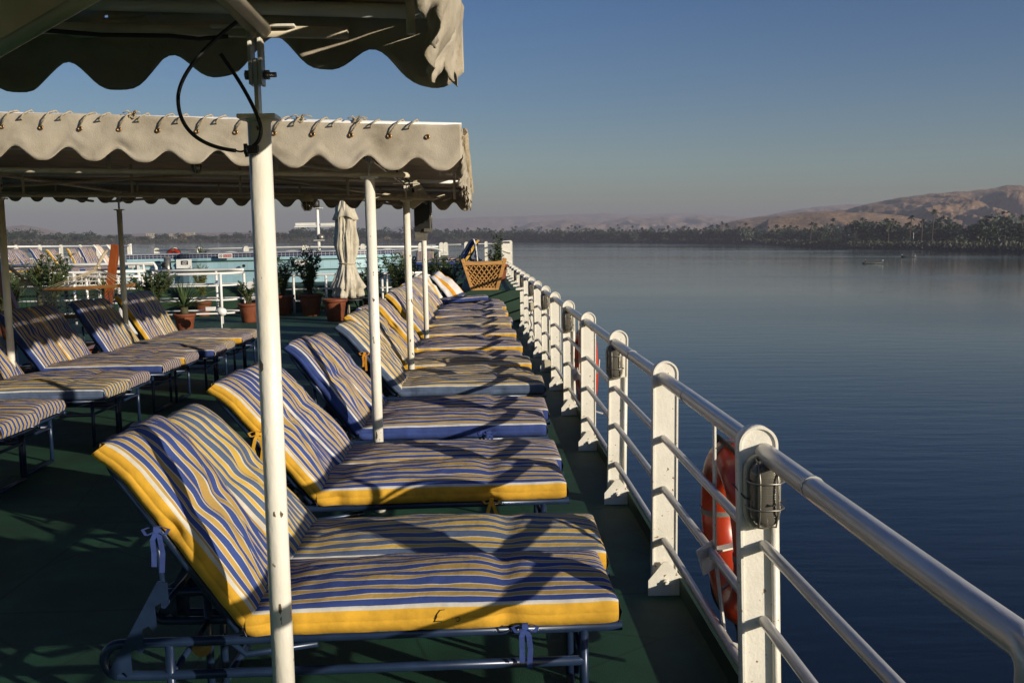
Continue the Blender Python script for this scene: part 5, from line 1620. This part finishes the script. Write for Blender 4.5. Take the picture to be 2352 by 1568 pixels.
# houses, poles, boats
M['house'] = noisy('pale_house_wall', (.30, .27, .22), (.40, .36, .30), .3, .9)
M['house_o'] = noisy('ochre_house_wall', (.30, .20, .11), (.38, .26, .15), .3, .9)
for k, (px, q, w, h, m, lab) in enumerate(((1837, 150, 9, 5, 'house', 'small white house left of the palms on the right bank'), (1913, 190, 12, 6, 'house', 'white house between palms before the hill'), (1722, 120, 14, 4, 'house', 'low pale house at the end of the far grove'), (1560, 700, 16, 8, 'house_o', 'ochre house above the far grove, left one'), (1580, 720, 26, 7, 'house_o', 'long ochre house above the far grove, right one'),
                                              (2290, 170, 10, 7, 'house', 'pale house half hidden by palms near the right edge'), (2210, 180, 9, 5, 'house_o', 'small house behind the field on the right bank'), (405, 260, 16, 9, 'house', 'pale hazy house on the left bank'), (428, 220, 10, 7, 'house_o', 'ochre hazy house on the left bank, right of the pale one'), (438, 420, 22, 11, 'house', 'long pale house above the left bank trees'), (350, 420, 14, 9, 'house', 'hazy house left of the grey pole top'), (890, 160, 12, 7, 'house_o', 'ochre house between the second and third white poles'), (860, 330, 14, 12, 'house', 'pale house above the trees behind the second white pole'), (640, 200, 14, 8, 'house_o', 'hazy ochre house right of the near pole'))):
    p = bearing(px, shore(px) + q); z = bank_h(px, q)
    t = thing('house', lab, 'house', (p.x, p.y, z), rnd.uniform(-.4, .4), 'houses on the banks', False)
    mb = MB(); mb.box(-w / 2, w / 2, -3.5, 3.5, -2, h); part('wall', mb, M[m], t, False)
    mb = MB(); mb.box(-w / 2 - .25, w / 2 + .25, -3.75, 3.75, h + .02, h + .35); part('roof', mb, M[m], t, False)
    for x in ([-w / 4, w / 4] if w < 13 else [-w / 3, 0, w / 3]):
        mb = MB(); mb.box(x - .55, x + .55, -3.53, -3.44, 1.2 if h < 6 else h - 3, 2.8 if h < 6 else h - 1.3); part('window', mb, M['dark_metal'], t, False)
for px, q, h in ((1945, 110, 7.5), (2093, 90, 8.5), (2217, 130, 8), (2289, 120, 7), (1985, 170, 8), (1645, 60, 9)):
    p = bearing(px, shore(px) + q)
    t = thing('utility_pole', {1945: 'white utility pole left of the round bushes', 2093: 'white utility pole right of the tall single palm', 2217: 'white utility pole in the middle of the right bank field', 2289: 'white utility pole near the right edge', 1985: 'white utility pole behind the taller bush', 1645: 'pale pole at the right end of the far grove'}[px], 'pole', (p.x, p.y, bank_h(px, q)), 0, 'utility poles on the right bank', False)
    mb = MB(); mb.tube([(0, 0, -.5), (0, 0, h)], [.22, .16], 8); part('shaft', mb, M['far_white'], t, False)
    mb = MB(); mb.box(-.9, .9, -.08, .08, h - .8, h - .6); part('crossarm', mb, M['galv'], t, False)

M['boat'] = noisy('dark_green_boat', (.014, .022, .022), (.03, .042, .04), .8, .6)
M['skin'] = noisy('skin', (.10, .055, .035), (.13, .07, .045), 6, .6)
M['robe'] = noisy('dark_robe', (.03, .03, .035), (.05, .05, .055), 4, .9)
M['robe_w'] = noisy('white_robe', (.55, .53, .50), (.66, .64, .60), 4, .9)
def person(parent_loc, rz, robe, label):
    t = thing('person', label, 'person', parent_loc, rz, None, False)
    me = bpy.data.meshes.new('body')
    V = [(0, 0, .42), (0, 0, .70), (0, .02, .95), (0, .02, 1.08), (0, .03, 1.24), (-.20, .03, .93), (-.28, .18, .68), (-.20, .36, .62), (.20, .03, .93), (.28, .18, .68), (.20, .36, .62), (-.13, .05, .36), (-.17, .42, .42), (-.17, .44, .04), (.13, .05, .36), (.17, .42, .42), (.17, .44, .04)]
    E_ = [(0, 1), (1, 2), (2, 3), (3, 4), (2, 5), (5, 6), (6, 7), (2, 8), (8, 9), (9, 10), (0, 11), (11, 12), (12, 13), (0, 14), (14, 15), (15, 16)]
    R_ = [.17, .16, .15, .06, .115, .075, .06, .045, .075, .06, .045, .10, .08, .06, .10, .08, .06]
    me.from_pydata(V, E_, [])
    me.materials.append(M['skin'])
    o = bpy.data.objects.new('body', me); link(o, t)
    md = o.modifiers.new('skin', 'SKIN'); o.modifiers.new('sub', 'SUBSURF').levels = 1
    for k, r in enumerate(R_): me.skin_vertices[0].data[k].radius = (r, r)
    me.skin_vertices[0].data[0].use_root = True
    mb = MB(); mb.lathe([(.30, .02), (.27, .40), (.21, .62), (.205, .88), (.15, 1.02), (.07, 1.06)], 14, (0, .06, 0)); part('robe', mb, robe, t, False)
    mb = MB(); mb.lathe([(.11, 1.25), (.13, 1.31), (.09, 1.38), (.02, 1.40)], 12, (0, .03, 0)); part('headscarf', mb, M['robe_w'], t, False)
    return t
for px, d, L, rz, lab, plab, rb in ((2003, 330, 7.2, radians(8), 'nearer small dark rowing boat with a pale bow, one person at its left end', 'person in a dark robe sitting at the left end of the nearer boat', 'robe'), (2085, 430, 6.4, radians(172), 'farther small dark rowing boat, one person at its right end', 'person in a pale robe sitting at the right end of the farther boat', 'robe_w')):
    p = bearing(px, d)
    t = thing('rowing_boat', lab, 'boat', (p.x, p.y, 0), rz - YAW_W, 'small boats on the river', False)
    mb = MB()
    def hull(i, j):
        u = i / 16.; a = (j / 8. - .5) * pi
        w = .85 * (sin(pi * min(1, u * .93 + .07))) ** .55 * (1 if u < .93 else .6)
        sh = .42 + .75 * max(0, u - .55) ** 1.6 * 2.2 + .20 * max(0, .2 - u) * 4 * .5
        return ((u - .5) * L, sin(a) * w, -.25 + (sh + .25) * (1 - max(0, cos(a)) ** .7))
    mb.grid(hull, 16, 8)
    part('hull', mb, M['boat'], t, False, solid=.06)
    mb = MB()
    for x in (-.28, -.05, .2): mb.box(x * L - .14, x * L + .14, -.72, .72, .22, .27)
    part('thwart', mb, M['boat'], t, False)
    mb = MB(); mb.tube([(L * .44, -.1, .95), (L * .485, 0, 1.18)], .16, 8); part('bow_cap', mb, M['far_white'], t, False)
    mb = MB(); mb.tube([(-.1 * L, -.9, .35), (.02 * L, -2.2, .05)], .035, 6); part('oar', mb, M['wood'], t, False)
    w = Vector((p.x, p.y, .12)) + Matrix.Rotation(rz - YAW_W, 3, 'Z') @ Vector((-.38 * L, 0, 0))
    person(w, rz - YAW_W - pi / 2, M[rb], plab)

# ---------------------------------------------------------------- put the ship on the water with its slight list
for o in SHIP:
    o.matrix_basis = HEEL @ o.matrix_basis

# ---------------------------------------------------------------- haze
mb = MB(); mb.box(-8800, 8800, -500, 11500, -9, 260)
m = bpy.data.materials.new('hazy_air'); m.use_nodes = True
nt = m.node_tree; nt.nodes.clear()
vo = nt.nodes.new('ShaderNodeVolumePrincipled'); out = nt.nodes.new('ShaderNodeOutputMaterial')
vo.inputs['Color'].default_value = (.50, .51, .62, 1)
vo.inputs['Density'].default_value = .00019
vo.inputs['Anisotropy'].default_value = 0.0
nt.links.new(vo.outputs[0], out.inputs['Volume'])
hz = part('haze', mb, m, None, False)
hz['kind'] = 'stuff'; hz['label'] = 'thin grey haze over the river and the far banks'; hz['category'] = 'haze'
